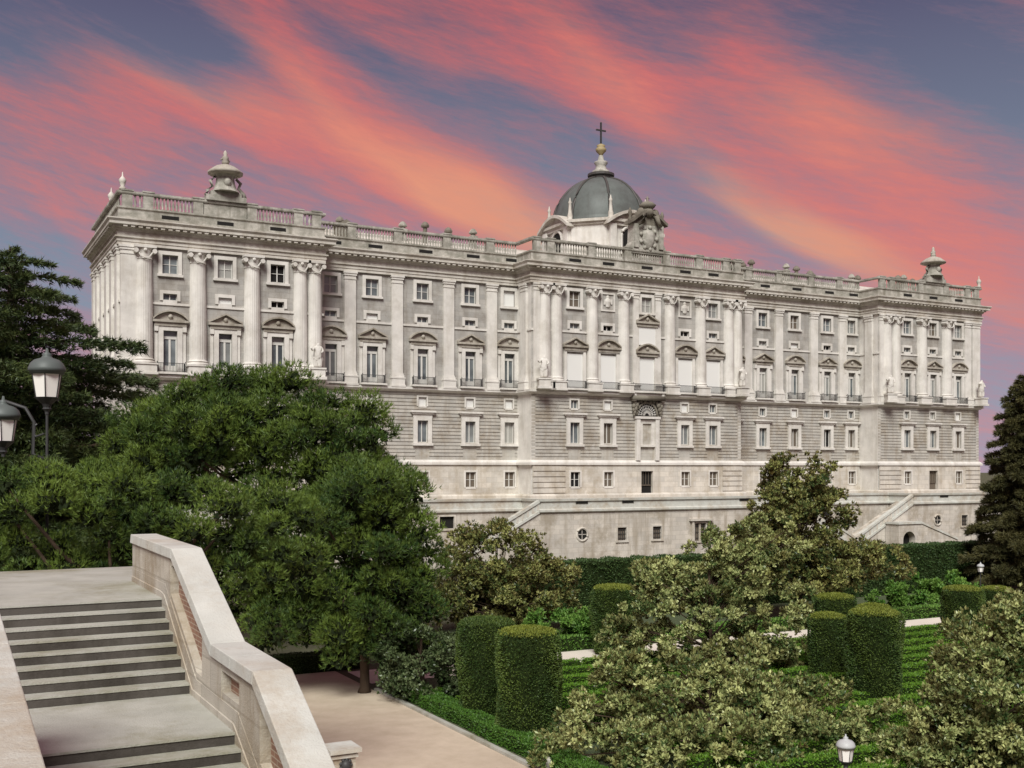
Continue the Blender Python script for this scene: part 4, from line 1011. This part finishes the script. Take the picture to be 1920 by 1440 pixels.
# ================================================================== planting
def unit(v): return v/np.maximum(1e-9, np.linalg.norm(v, axis=1, keepdims=True))
def rdir(n): return unit(rng.normal(size=(n, 3)))
def leaves(name, P, D, Lg, Wd, m, fold=.0, rnd=None, roll=None, tri=False):
    """pointed leaf faces: base P, direction D, length Lg, width Wd"""
    n = len(P); Lg = np.broadcast_to(np.asarray(Lg, float), (n,))[:, None]; Wd = np.broadcast_to(np.asarray(Wd, float), (n,))[:, None]
    up = rdir(n) if roll is None else roll
    S = unit(np.cross(D, up)); Nn = np.cross(S, D)
    if tri:
        V = np.stack([P-S*Wd/2, P+S*Wd/2, P+D*Lg], 1).reshape(-1, 3); k = 3
    else:
        mid = P+D*Lg*.5+Nn*Lg*fold
        V = np.stack([P, mid+S*Wd/2, P+D*Lg, mid-S*Wd/2], 1).reshape(-1, 3); k = 4
    me = bpy.data.meshes.new(name); me.vertices.add(n*k); me.loops.add(n*k); me.polygons.add(n)
    me.vertices.foreach_set('co', V.astype(np.float32).ravel())
    me.loops.foreach_set('vertex_index', np.arange(n*k, dtype=np.int32)); me.polygons.foreach_set('loop_start', np.arange(0, n*k, k, dtype=np.int32))
    at = me.attributes.new('rnd', 'FLOAT', 'FACE'); at.data.foreach_set('value', (rng.random(n) if rnd is None else rnd).astype(np.float32))
    me.materials.append(M[m]); me.update(); me.validate(); return me
def tufts(P, D, n, spread, Lg, Wd):
    """n needles or leaves fanned round each direction D"""
    P2 = np.repeat(P, n, 0); D2 = unit(np.repeat(D, n, 0)+rng.normal(size=(len(P)*n, 3))*spread)
    return P2, D2, Lg*rng.uniform(.7, 1.2, len(P2)), Wd*rng.uniform(.8, 1.2, len(P2))
def poly_core(name, centers, radii, m, sz=.8, n=9, k=6):
    mb = MB()
    for c, r in zip(centers, radii): mb.ball(tuple(c), r, n, k, sz)
    return mb.mesh(name, M[m], False)
def pine(name, label, x, y, ells, clump, n_cl, trunk=None, limbs=8, seed=0, tuft_d=27, needle=.27, group=None, m='pine', floor_z=0.):
    """umbrella style pine: rounded needle clumps over envelopes. ells: (right, depth, up, rx, ry, rz) metres from the base"""
    t = thing(name, label, 'tree', (x, y, 0), R(YAW), group)
    g = np.random.default_rng(seed); C = []; tries = 0
    vol = np.array([e[3]*e[5] for e in ells]); pr = vol/vol.sum()
    while len(C) < n_cl and tries < n_cl*60:
        tries += 1
        e = ells[g.choice(len(ells), p=pr)]; d = g.normal(size=3); d /= np.linalg.norm(d)
        if d[2] < -.75: continue
        rr = g.uniform(.78, 1.02) if g.random() < .8 else g.uniform(.3, .8)
        c = np.array(e[:3])+d*np.array(e[3:])*rr; r = clump*g.uniform(.6, 1.3)
        if c[2]-r < floor_z: continue
        if any(np.linalg.norm(c-q[0]) < .68*min(r, q[1])+.42*max(r, q[1]) for q in C): continue
        C.append((c, r, np.array(e[:3])))
    Ps, Ds, Rn = [], [], []
    for c, r, ec in C:
        k = int(tuft_d*4*pi*r*r*.62); d = rdir(int(k*1.5)); d = d[d[:, 2] > -.38-.25*rng.random(len(d))][:k]
        lump = 1+.16*np.sin(d[:, 0]*7+c[0]*3)*np.sin(d[:, 1]*7+c[1])+.12*np.sin(d[:, 2]*9)
        p = c+d*np.array([r, r, r*.76])*(rng.uniform(.72, 1.0, (len(d), 1)))*lump[:, None]
        Ps.append(p); Ds.append(unit(d*.85+np.array([0, 0, .7])+rng.normal(size=d.shape)*.24)); Rn.append(np.clip(.15+.5*(d[:, 2]*.5+.5)*0+rng.random(len(d))*.60+g.uniform(-.2, .42), 0, 1))
    P, D, rn = np.concatenate(Ps), np.concatenate(Ds), np.concatenate(Rn)
    n = 5; p2, d2, L, Wd = tufts(P, D, n, .42, needle, needle*.16)
    crown = link('crown', leaves('crown', p2, d2, L, Wd, m, rnd=np.repeat(rn, n), tri=True), t, kind='stuff')
    ci = np.concatenate([np.repeat(q[0][None], 70, 0) for q in C]); rr_ = np.concatenate([np.repeat(q[1], 70) for q in C]); dq = rdir(len(ci))
    link('inner_shade_fill', leaves('inner_shade_fill', ci-np.array([0, 0, .12])*rr_[:, None]+dq*np.array([1, 1, .6])*(rr_*rng.uniform(.05, .62, len(ci)))[:, None], rdir(len(ci)), rr_*rng.uniform(.2, .4, len(ci)), rr_*.24, 'pine_core'), crown, kind='stuff')  # dark faces added in each clump so its gaps look shaded
    if trunk:
        mb = MB(); mb.tube(trunk['pts'], trunk['rad'], 9)
        top = Vector(trunk['pts'][-1])
        for k in range(limbs):
            c = Vector(C[g.integers(len(C))][0]); f = g.uniform(.45, .95); st = Vector(trunk['pts'][0]).lerp(top, f) if len(trunk['pts']) == 2 else Vector(trunk['pts'][-2]).lerp(top, f)
            mb.tube([st, st.lerp(c, .5)+Vector((0, 0, -.3)), c], [trunk['rad'][-1]*.8, trunk['rad'][-1]*.5, .04], 6)
        link('trunk', mb.mesh('trunk', M['bark'], True), t)
    return t
S = 58.6/2050
pine('pine_tree', 'large round-clumped green pine with its trunk rising from the sandy path', 1.82, -76.22,
     [(-1.4, .5, 7.4, 4.9, 4.5, 3.5), (.1, 0, 9.6, 3.3, 3.5, 3.0), (-.2, 0, 4.3, 3.6, 3.2, 2.3), (1.8, .3, 6.6, 1.9, 2.4, 3.0), (-5.0, 1.0, 5.6, 2.9, 3, 2.9), (-2.2, -.6, 2.9, 3.0, 2.6, 1.7), (1.6, -.4, 3.0, 2.4, 2.4, 1.8), (2.4, .2, 5.2, 1.5, 2, 3.0)], 1.1, 170,
     trunk=dict(pts=[(0, 0, -.1), (.03, 0, .3), (.0, 0, 2.0), (-.25, 0, 5.0), (-.6, .2, 8.5)], rad=[.42, .27, .24, .22, .12]), limbs=16, seed=3, floor_z=1.0)
pine('pine_tree', 'big dark pine crown directly below the left pavilion windows', -0.8, -64.1,
     [(-1.2, 0, 14.2, 6.6, 5, 3.6), (3.7, -.5, 12.6, 4.6, 4.2, 4.4), (1.4, -.6, 13.6, 3.4, 3.6, 3.9), (-5.2, 0, 12.6, 3.8, 4, 3.6), (6.6, -.5, 10.6, 2.8, 3, 2.6), (-8.2, 0, 10.6, 2.6, 3, 2.6)], 1.3, 150,
     trunk=dict(pts=[(0, 0, 0), (.2, 0, 5), (.4, 0, 12)], rad=[.5, .4, .2]), limbs=14, seed=5, tuft_d=20, needle=.32)
pine('pine_tree', 'yellowish green pine crown behind the landing in front of the lamp post', -13.4, -92.6,
     [(-1.4, 0, 10.6, 3.4, 2.2, 1.3), (2.2, .6, 10.1, 2.6, 2, 1.5), (1.6, 1.0, 8.6, 2.6, 2, 1.2), (-2.6, 0.6, 8.8, 2.4, 2, 1.1), (4.6, 1.4, 9.2, 2.2, 2, 1.9)], .72, 110,
     trunk=dict(pts=[(0, 0, 0), (.1, 0, 4), (.2, .3, 8)], rad=[.35, .28, .16]), limbs=10, seed=8, tuft_d=46, needle=.19)
def conifer(name, label, x, y, h, L, nb, m, z0=.6, droop=.25, lift=.2, pad=.28, taper=1.0, seed=0, dens=70, needle=.28, rmin=.0, shape=1.0, wobble=.3, az=None, thick=.008):
    """tiered conifer: trunk plus flat sprays of foliage along many boughs"""
    t = thing(name, label, 'tree', (x, y, 0), R(YAW)); g = np.random.default_rng(seed)
    mb = MB(); mb.tube([(0, 0, 0), (0, 0, h*.5), (0, 0, h*.98)], [h*.018+.15, h*.012+.08, .04], 9)
    Ps, Ds, Rn = [], [], []
    for k in range(nb):
        f = (k+.5)/nb; z = z0+(h-z0)*f**.9; a = k*2.39996+g.uniform(-.4, .4)
        if az is not None: a = az[0]+(az[1]-az[0])*g.random()
        Lk = max(.5, L*(1-f)**shape*g.uniform(1-wobble, 1.08)+rmin); n = int(dens*Lk*(1+Lk*.22))
        u = g.random(n)**.65; w = pad*Lk*np.sin(np.pi*np.clip(u*.86+.08, 0, 1))**.8*(1.15-u*.6); off = g.uniform(-1, 1, n)*w
        ca, sa = cos(a), sin(a); rad = u*Lk
        zz = z+lift*rad-droop*rad*rad/Lk-.10*np.abs(off)+g.normal(size=n)*(.05+thick*Lk)-thick*2.2*Lk*u*g.random(n)**2
        p = np.stack([ca*rad-sa*off, sa*rad+ca*off, zz], 1)
        d = unit(np.stack([ca*np.ones(n)-sa*off*.9/np.maximum(w, .2), sa*np.ones(n)+ca*off*.9/np.maximum(w, .2), np.full(n, .1+lift-droop)+g.normal(size=n)*.25], 1))
        Ps.append(p); Ds.append(d); Rn.append(np.clip(g.random(n)*.8+g.uniform(-.1, .3), 0, 1))
        end = (ca*Lk*.85, sa*Lk*.85, z+lift*Lk*.85-droop*.72*Lk); mb.tube([(0, 0, z), (ca*Lk*.45, sa*Lk*.45, z+lift*Lk*.45-droop*.2*Lk), end], [.05+.012*Lk, .03+.008*Lk, .02], 5)
    P, D, rn = np.concatenate(Ps), np.concatenate(Ds), np.concatenate(Rn); n = 6
    p2, d2, Lg, Wd = tufts(P, D, n, .55, needle, needle*.2)
    link('crown', leaves('crown', p2, d2, Lg, Wd, m, rnd=np.repeat(rn, n), tri=True), t, kind='stuff')
    link('trunk', mb.mesh('trunk', M['bark'], True), t); return t
conifer('cedar_tree', 'dark spreading cedar with flat tiered boughs at the left edge', -13.6, -44.5, 28.0, 19.0, 130, 'cedar', z0=3, droop=.17, lift=.15, pad=.27, shape=.60, seed=24, dens=17, needle=.44, rmin=.3, wobble=.5, thick=.014)
conifer('cedar_tree', 'lower dark cedar crowded between the tall cedar and the left palace corner', -9.6, -39.2, 19.5, 10.0, 60, 'cedar', z0=4, droop=.2, lift=.12, pad=.36, shape=.55, seed=27, dens=17, needle=.44, rmin=.3, wobble=.4, thick=.03)
conifer('spruce_tree', 'tall brownish dark spruce at the right edge beside the end of the palace', 73.4, -62.6, 20.9, 6.0, 150, 'spruce', z0=1.0, droop=.14, lift=.02, pad=.30, shape=.66, thick=.02, seed=22, dens=44, needle=.42, rmin=.25, wobble=.3)

def broadleaf(name, label, cat, x, y, ells, whorls, m, leaf=.20, wid=.085, nl=8, seed=0, group=None, sink=.45, trunk=True, clump=.55, spread=.62):
    """evergreen with whorls of leaves at twig ends over clustered envelopes (right, depth, up, rx, ry, rz)"""
    t = thing(name, label, cat, (x, y, 0), R(YAW), group); g = np.random.default_rng(seed)
    area = np.array([e[3]*e[5] for e in ells]); pr = area/area.sum(); Ps, Ds, Rn, lim = [], [], [], []
    for e, q in zip(ells, pr):
        k = int(whorls*q); nc = max(6, int(k/30)); cd_ = unit(g.normal(size=(nc, 3))); cr = g.uniform(.62, 1.18, nc)
        idx = g.integers(0, nc, k)
        cz = g.uniform(.55, 1.25, nc); base = cd_[idx]*np.array(e[3:])*cr[idx][:, None]
        j = unit(g.normal(size=(k, 3)))*(clump*cz[idx][:, None]*g.uniform(.35, 1.1, (k, 1))); p = np.array(e[:3])+base+j*np.array([1, 1, .8])
        d = unit(unit(base/np.array(e[3:]))*.5+j/clump*.8+np.array([0, 0, .55])+g.normal(size=(k, 3))*.3)
        ok = p[:, 2] > .12; Ps.append(p[ok]); Ds.append(d[ok]); Rn.append(np.clip(g.random(k)*.62+(g.uniform(-.22, .48, nc))[idx], 0, 1)[ok]); lim += [np.array(e[:3])+cd_[q2]*np.array(e[3:])*cr[q2]*.8 for q2 in range(0, nc, 7)]
    P, D, rn = np.concatenate(Ps), np.concatenate(Ds), np.concatenate(Rn)
    p2, d2, L, Wd = tufts(P, D, nl, spread, leaf, wid)
    link('crown', leaves('crown', p2, d2, L, Wd, m, fold=-.12, rnd=np.clip(np.repeat(rn, nl)+rng.normal(size=len(p2))*.12, 0, 1), roll=np.repeat(D, nl, 0)), t, kind='stuff')
    if trunk:
        mb = MB(); hz = max(e[2]+e[5] for e in ells)*.8; mb.tube([(0, 0, 0), (.05, 0, hz*.3), (-.05, 0, hz)], [.17, .13, .04], 8)
        for q in lim:
            if q[2] < .4: continue
            z = min(max(.3, q[2]*.6), hz*.9); mb.tube([(0, 0, z), (q[0]*.5, q[1]*.5, (z+q[2])/2), tuple(q)], [.06, .04, .015], 5)
        link('trunk', mb.mesh('trunk', M['bark'], True), t)
    return t
mg = 'magnolia trees in the garden'
# tallest one, in front of the terrace wall
broadleaf('magnolia_tree', 'tallest magnolia, its yellowish crown rising in front of the palace terrace', 'tree', 41.0, -67.2,
          [(.0, 0, 10.9, 2.5, 2.4, 2.1), (.1, 0, 8.4, 3.8, 3, 2.5), (-2.2, -.4, 6.0, 3.0, 2.6, 2.2), (4.0, 0, 4.6, 4.2, 2.6, 1.8), (.5, 0, 4.3, 4.6, 3, 2.2), (-.6, .2, 9.8, 2.6, 2.2, 1.6)], 12500, 'magnolia_far', leaf=.28, wid=.12, nl=8, seed=31, group=None, clump=.6)
broadleaf('magnolia_tree', 'rounded grey green magnolia in the middle of the garden, left of the large yew', 'tree', 20.3, -82.2,
          [(-.9, 0, 3.6, 3.9, 2.8, 2.6), (-2.4, 0, 5.6, 1.9, 1.8, 1.4), (2.1, .5, 6.3, 2.4, 2, 1.7), (4.5, .3, 2.9, 2.8, 2.2, 2.2), (-4.9, -.2, 2.4, 1.3, 1.2, 1.1), (3.6, .6, 8.0, 1.8, 1.6, 1.5), (.6, .4, 7.6, 1.5, 1.4, 1.1)], 9800, 'magnolia', leaf=.22, wid=.09, seed=32, clump=.42)
broadleaf('magnolia_tree', 'widest magnolia filling the bottom middle of the picture in front of the parterre', 'tree', 10.2, -94.95,
          [(.3, 0, 1.0, 5.0, 3, 2.2), (-4.4, .2, .6, 2.2, 1.8, 1.9), (-3.0, 1.0, 2.4, 1.5, 1.2, 1.1), (4.8, .5, 1.1, 2.4, 2, 1.8), (2.0, .5, 2.4, 2.4, 1.6, 1.1), (-4.6, -2.4, .8, 2.4, 1.5, 1.2), (-.6, -3, .9, 3.5, 1.6, 1.3), (-1.2, .5, 3.0, 2.3, 1.8, 1.3), (-3.4, .8, 3.2, 1.2, 1.2, .9), (1.4, .8, 3.3, 1.7, 1.4, 1.0)], 13500, 'magnolia', leaf=.20, wid=.085, seed=33)
broadleaf('magnolia_tree', 'pale leafy magnolia filling the bottom right corner', 'tree', 17.6, -103.4,
          [(.4, 0, 3.3, 3.2, 2.6, 3.1), (-2.1, .2, 1.5, 2.2, 1.8, 1.7), (1.6, 0, 5.6, 1.9, 1.7, 1.7), (-1.2, -.2, 0.2, 3.4, 2, 1.5)], 14000, 'magnolia', leaf=.19, wid=.082, seed=34)
broadleaf('magnolia_tree', 'rounded yellowish brown tree right of the big pine, below the left terrace stairs', 'tree', 17.9, -60.5,
          [(-.3, 0, 5.0, 3.9, 3, 2.7), (3.3, 0, 3.2, 2.4, 2, 1.9), (-1.2, 0, 2.6, 4, 3, 2.2)], 8000, 'magnolia_far', leaf=.25, wid=.105, seed=35, clump=.7)
broadleaf('evergreen_shrub', 'dark glossy shrub between the pine trunk and the clipped yews', 'shrub', 3.9, -79.1,
          [(.1, 0, 2.6, 2.2, 2, 1.4), (.5, 0, 1.2, 2.2, 1.8, 1.1), (-.9, 0, 1.3, 1.2, 1.2, .9)], 3600, 'shrub', leaf=.20, wid=.09, seed=36)
broadleaf('green_shrub', 'bright green low shrub behind the front pair of clipped yews', 'shrub', 18.9, -67.9, [(0, 0, 1.3, 2.4, 1.4, 1.1), (1.6, 0, 1.6, 1.6, 1.3, 1.0)], 1700, 'bright', leaf=.22, wid=.10, seed=37, trunk=False)
broadleaf('green_shrub', 'bright green bushy shrub below the tall hedge on the right', 'shrub', 55.4, -66.9, [(-1.0, 0, 1.5, 2.6, 1.5, 1.2), (2.0, 0, 1.7, 2.2, 1.5, 1.2), (-3.4, 0, 1.0, 1.8, 1.4, .9)], 1900, 'bright', leaf=.28, wid=.13, seed=38, trunk=False)
# ---- clipped yews
def topiary(label, x, y, r, h, dome=.18, flare=.0, seed=0, top=True):
    t = thing('clipped_yew', label, 'topiary', (x, y, 0), 0, 'clipped yew drums standing in the garden'); g = np.random.default_rng(seed)
    prof = [(r*.80, .02), (r*.92, .25), (r*(.95-flare), h*.3), (r, h*.62), (r*1.0, h*.88), (r*.94, h*.955), (r*.84, h*.985), (r*.4, h*.985+dome*.6), (.02, h*.985+dome)]
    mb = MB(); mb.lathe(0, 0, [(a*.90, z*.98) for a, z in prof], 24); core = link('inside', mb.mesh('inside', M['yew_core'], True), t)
    pr, pz = np.array([q[0] for q in prof]), np.array([q[1] for q in prof])
    n = int(2*pi*r*h*470); z = g.uniform(.0, h*.985, n); a = g.uniform(0, 2*pi, n); rr = np.interp(z, pz, pr)
    bump = 1+.05*np.sin(a*3+z*1.1+seed*1.7)+.035*np.sin(a*5+z*2.1+seed)+.03*np.sin(a*9-z*3.7)+.02*np.sin(z*6+a*2)
    P = np.stack([np.cos(a)*rr*bump*.965, np.sin(a)*rr*bump*.965, z], 1); D = unit(np.stack([np.cos(a), np.sin(a), np.full(n, .35)], 1)+g.normal(size=(n, 3))*.55)
    link('sides', leaves('sides', P, D, g.uniform(.07, .15, n), .05, 'yew', rnd=np.clip(.2+.5*np.interp(np.sin(a*3+z*1.3+seed*2), [-1, 1], [0, 1])+g.normal(size=n)*.25, 0, 1)), t, kind='stuff')
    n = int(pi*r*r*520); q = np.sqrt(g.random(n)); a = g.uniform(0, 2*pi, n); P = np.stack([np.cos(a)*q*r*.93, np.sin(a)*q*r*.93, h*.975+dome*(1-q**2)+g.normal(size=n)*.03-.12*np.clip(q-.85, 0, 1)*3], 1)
    D = unit(g.normal(size=(n, 3))*.5+np.array([0, 0, 1.])); link('lit_top', leaves('lit_top', P, D, g.uniform(.06, .13, n), .045, 'yew_top' if top else 'yew'), t, kind='stuff')  # top leaves painted lighter, as lit from above
    return t
for i, a in enumerate([
    ('tall clipped yew drum with flat mossy top, front one beside the path', 4.7, -89.15, 1.42, 4.85),
    ('clipped yew drum half hidden behind the front left drum beside the path', 4.95, -84.6, 1.40, 4.7),
    ('medium clipped yew drum in front of the tall hedge, right of the bright shrub', 20.4, -72.2, 1.42, 4.35),
    ('largest dark clipped yew drum right of the middle magnolia', 23.5, -91.4, 1.36, 4.8),
    ('clipped yew drum at the right with a sunlit left side, above the corner magnolia', 45.0, -79.0, 1.38, 3.65),
    ('clipped yew drum seen small behind the middle magnolia, leftmost above the large yew', 32.4, -79.6, 1.35, 3.85),
    ('low clipped yew drum wedged between the middle magnolia and the largest yew', 25.1, -86.5, 1.02, 3.9),
    ('clipped yew drum whose top just shows behind the largest yew', 28.5, -86.6, 1.06, 4.2),
    ('clipped yew drum at the right edge between the spruce and the corner magnolia', 49.6, -78.2, 1.2, 3.3)]):
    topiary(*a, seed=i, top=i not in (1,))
# ---- hedges
def hedge(name, label, cat, x0, x1, y0, y1, h, m, dens=260, leaf=.12, group=None, core='yew_core', top_m=None, lump=.04, z0=0.):
    cx, cy = (x0+x1)/2, (y0+y1)/2; t = thing(name, label, cat, (cx, cy, 0), 0, group); w, d = (x1-x0)/2, (y1-y0)/2
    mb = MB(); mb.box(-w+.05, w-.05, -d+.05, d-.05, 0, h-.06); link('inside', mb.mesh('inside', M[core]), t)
    Ps, Ns = [], []
    for (A, B, nrm) in ((('x', 2*w), ('z', h), (0, -1, 0)), (('x', 2*w), ('z', h), (0, 1, 0)), (('y', 2*d), ('z', h), (-1, 0, 0)), (('y', 2*d), ('z', h), (1, 0, 0)), (('x', 2*w), ('y', 2*d), (0, 0, 1))):
        if nrm == (0, 1, 0) and 2*w > 20: continue
        n = int(A[1]*B[1]*dens); u = rng.uniform(-.5, .5, n)*A[1]; v = rng.uniform(0, 1, n)*B[1]-(0 if B[0] == 'z' else B[1]/2)
        if nrm[1]: p = np.stack([u, np.full(n, nrm[1]*(d-.03)), v], 1)
        elif nrm[0]: p = np.stack([np.full(n, nrm[0]*(w-.03)), u, v], 1)
        else: p = np.stack([u, v, np.full(n, h-.04)], 1)
        p += np.array(nrm)*(lump*(np.sin(p[:, 0:1]*2.3)*np.sin(p[:, 2:3]*3.1+p[:, 1:2])+np.sin(p[:, 0:1]*5.1+p[:, 1:2]*4)*.6))
        Ps.append(p); Ns.append(np.tile(np.array(nrm, float), (n, 1)))
    P, Nn = np.concatenate(Ps), np.concatenate(Ns); D = unit(Nn+np.array([0, 0, .3])+rng.normal(size=P.shape)*.6)
    link('foliage', leaves('foliage', P, D, rng.uniform(.7, 1.2, len(P))*leaf, leaf*.42, m), t, kind='stuff'); return t
hedge('tall_hedge', 'tall dark clipped hedge running along the foot of the palace terrace', 'hedge', 18, 86, -57.2, -55.2, 4.5, 'hedge', dens=95, leaf=.22, lump=.08)
hedge('low_hedge', 'low clipped hedge closing the far end of the sandy path under the pine', 'hedge', -8, 4.2, -69.6, -68.4, 1.05, 'hedge', dens=300, leaf=.13)
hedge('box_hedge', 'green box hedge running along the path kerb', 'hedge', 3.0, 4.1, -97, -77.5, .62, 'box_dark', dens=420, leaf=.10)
for i, (xa, ya) in enumerate(((4.9, -83), (5.4, -80.6))):
    hedge('box_hedge', ('shaded box hedge under the front pair of clipped yews', 'shaded box hedge between the dark shrub and the clipped yews')[i], 'hedge', 4.4, 9.0, ya, ya+.8, .6, 'box', dens=320, leaf=.11)
hedge('low_hedge', 'low green hedge along the far side of the pale cross path', 'hedge', 12, 74, -70.0, -69.0, .85, 'bright', dens=110, leaf=.19)
def parterre():
    proto = None; L = 7.4
    rows = ('first', 'second', 'third', 'fourth', 'fifth', 'sixth', 'seventh', 'eighth', 'ninth', 'tenth', 'eleventh', 'twelfth', 'thirteenth')
    cols = ('leftmost', 'second from the left', 'third from the left', 'fourth from the left', 'fifth from the left', 'sixth from the left')
    for k in range(13):
        y = -77.3-2.05*k
        for q in range(6):
            if q > 3 and y < -90: continue
            x = 7.2+L*q*1.06+(k % 2)*1.6+3.7
            if proto is None:
                proto = c = hedge('parterre_hedge', '', 'hedge', x-L/2, x+L/2, y-.40, y+.40, .85, 'box', dens=260, leaf=.12, group='rows of low box hedge in the parterre')
            else:
                c = copy_tree(proto); c.location = (x, y, 0)
            c['label'] = 'low green parterre hedge, %s in the %s row from the cross path' % (cols[q], rows[k])
parterre()
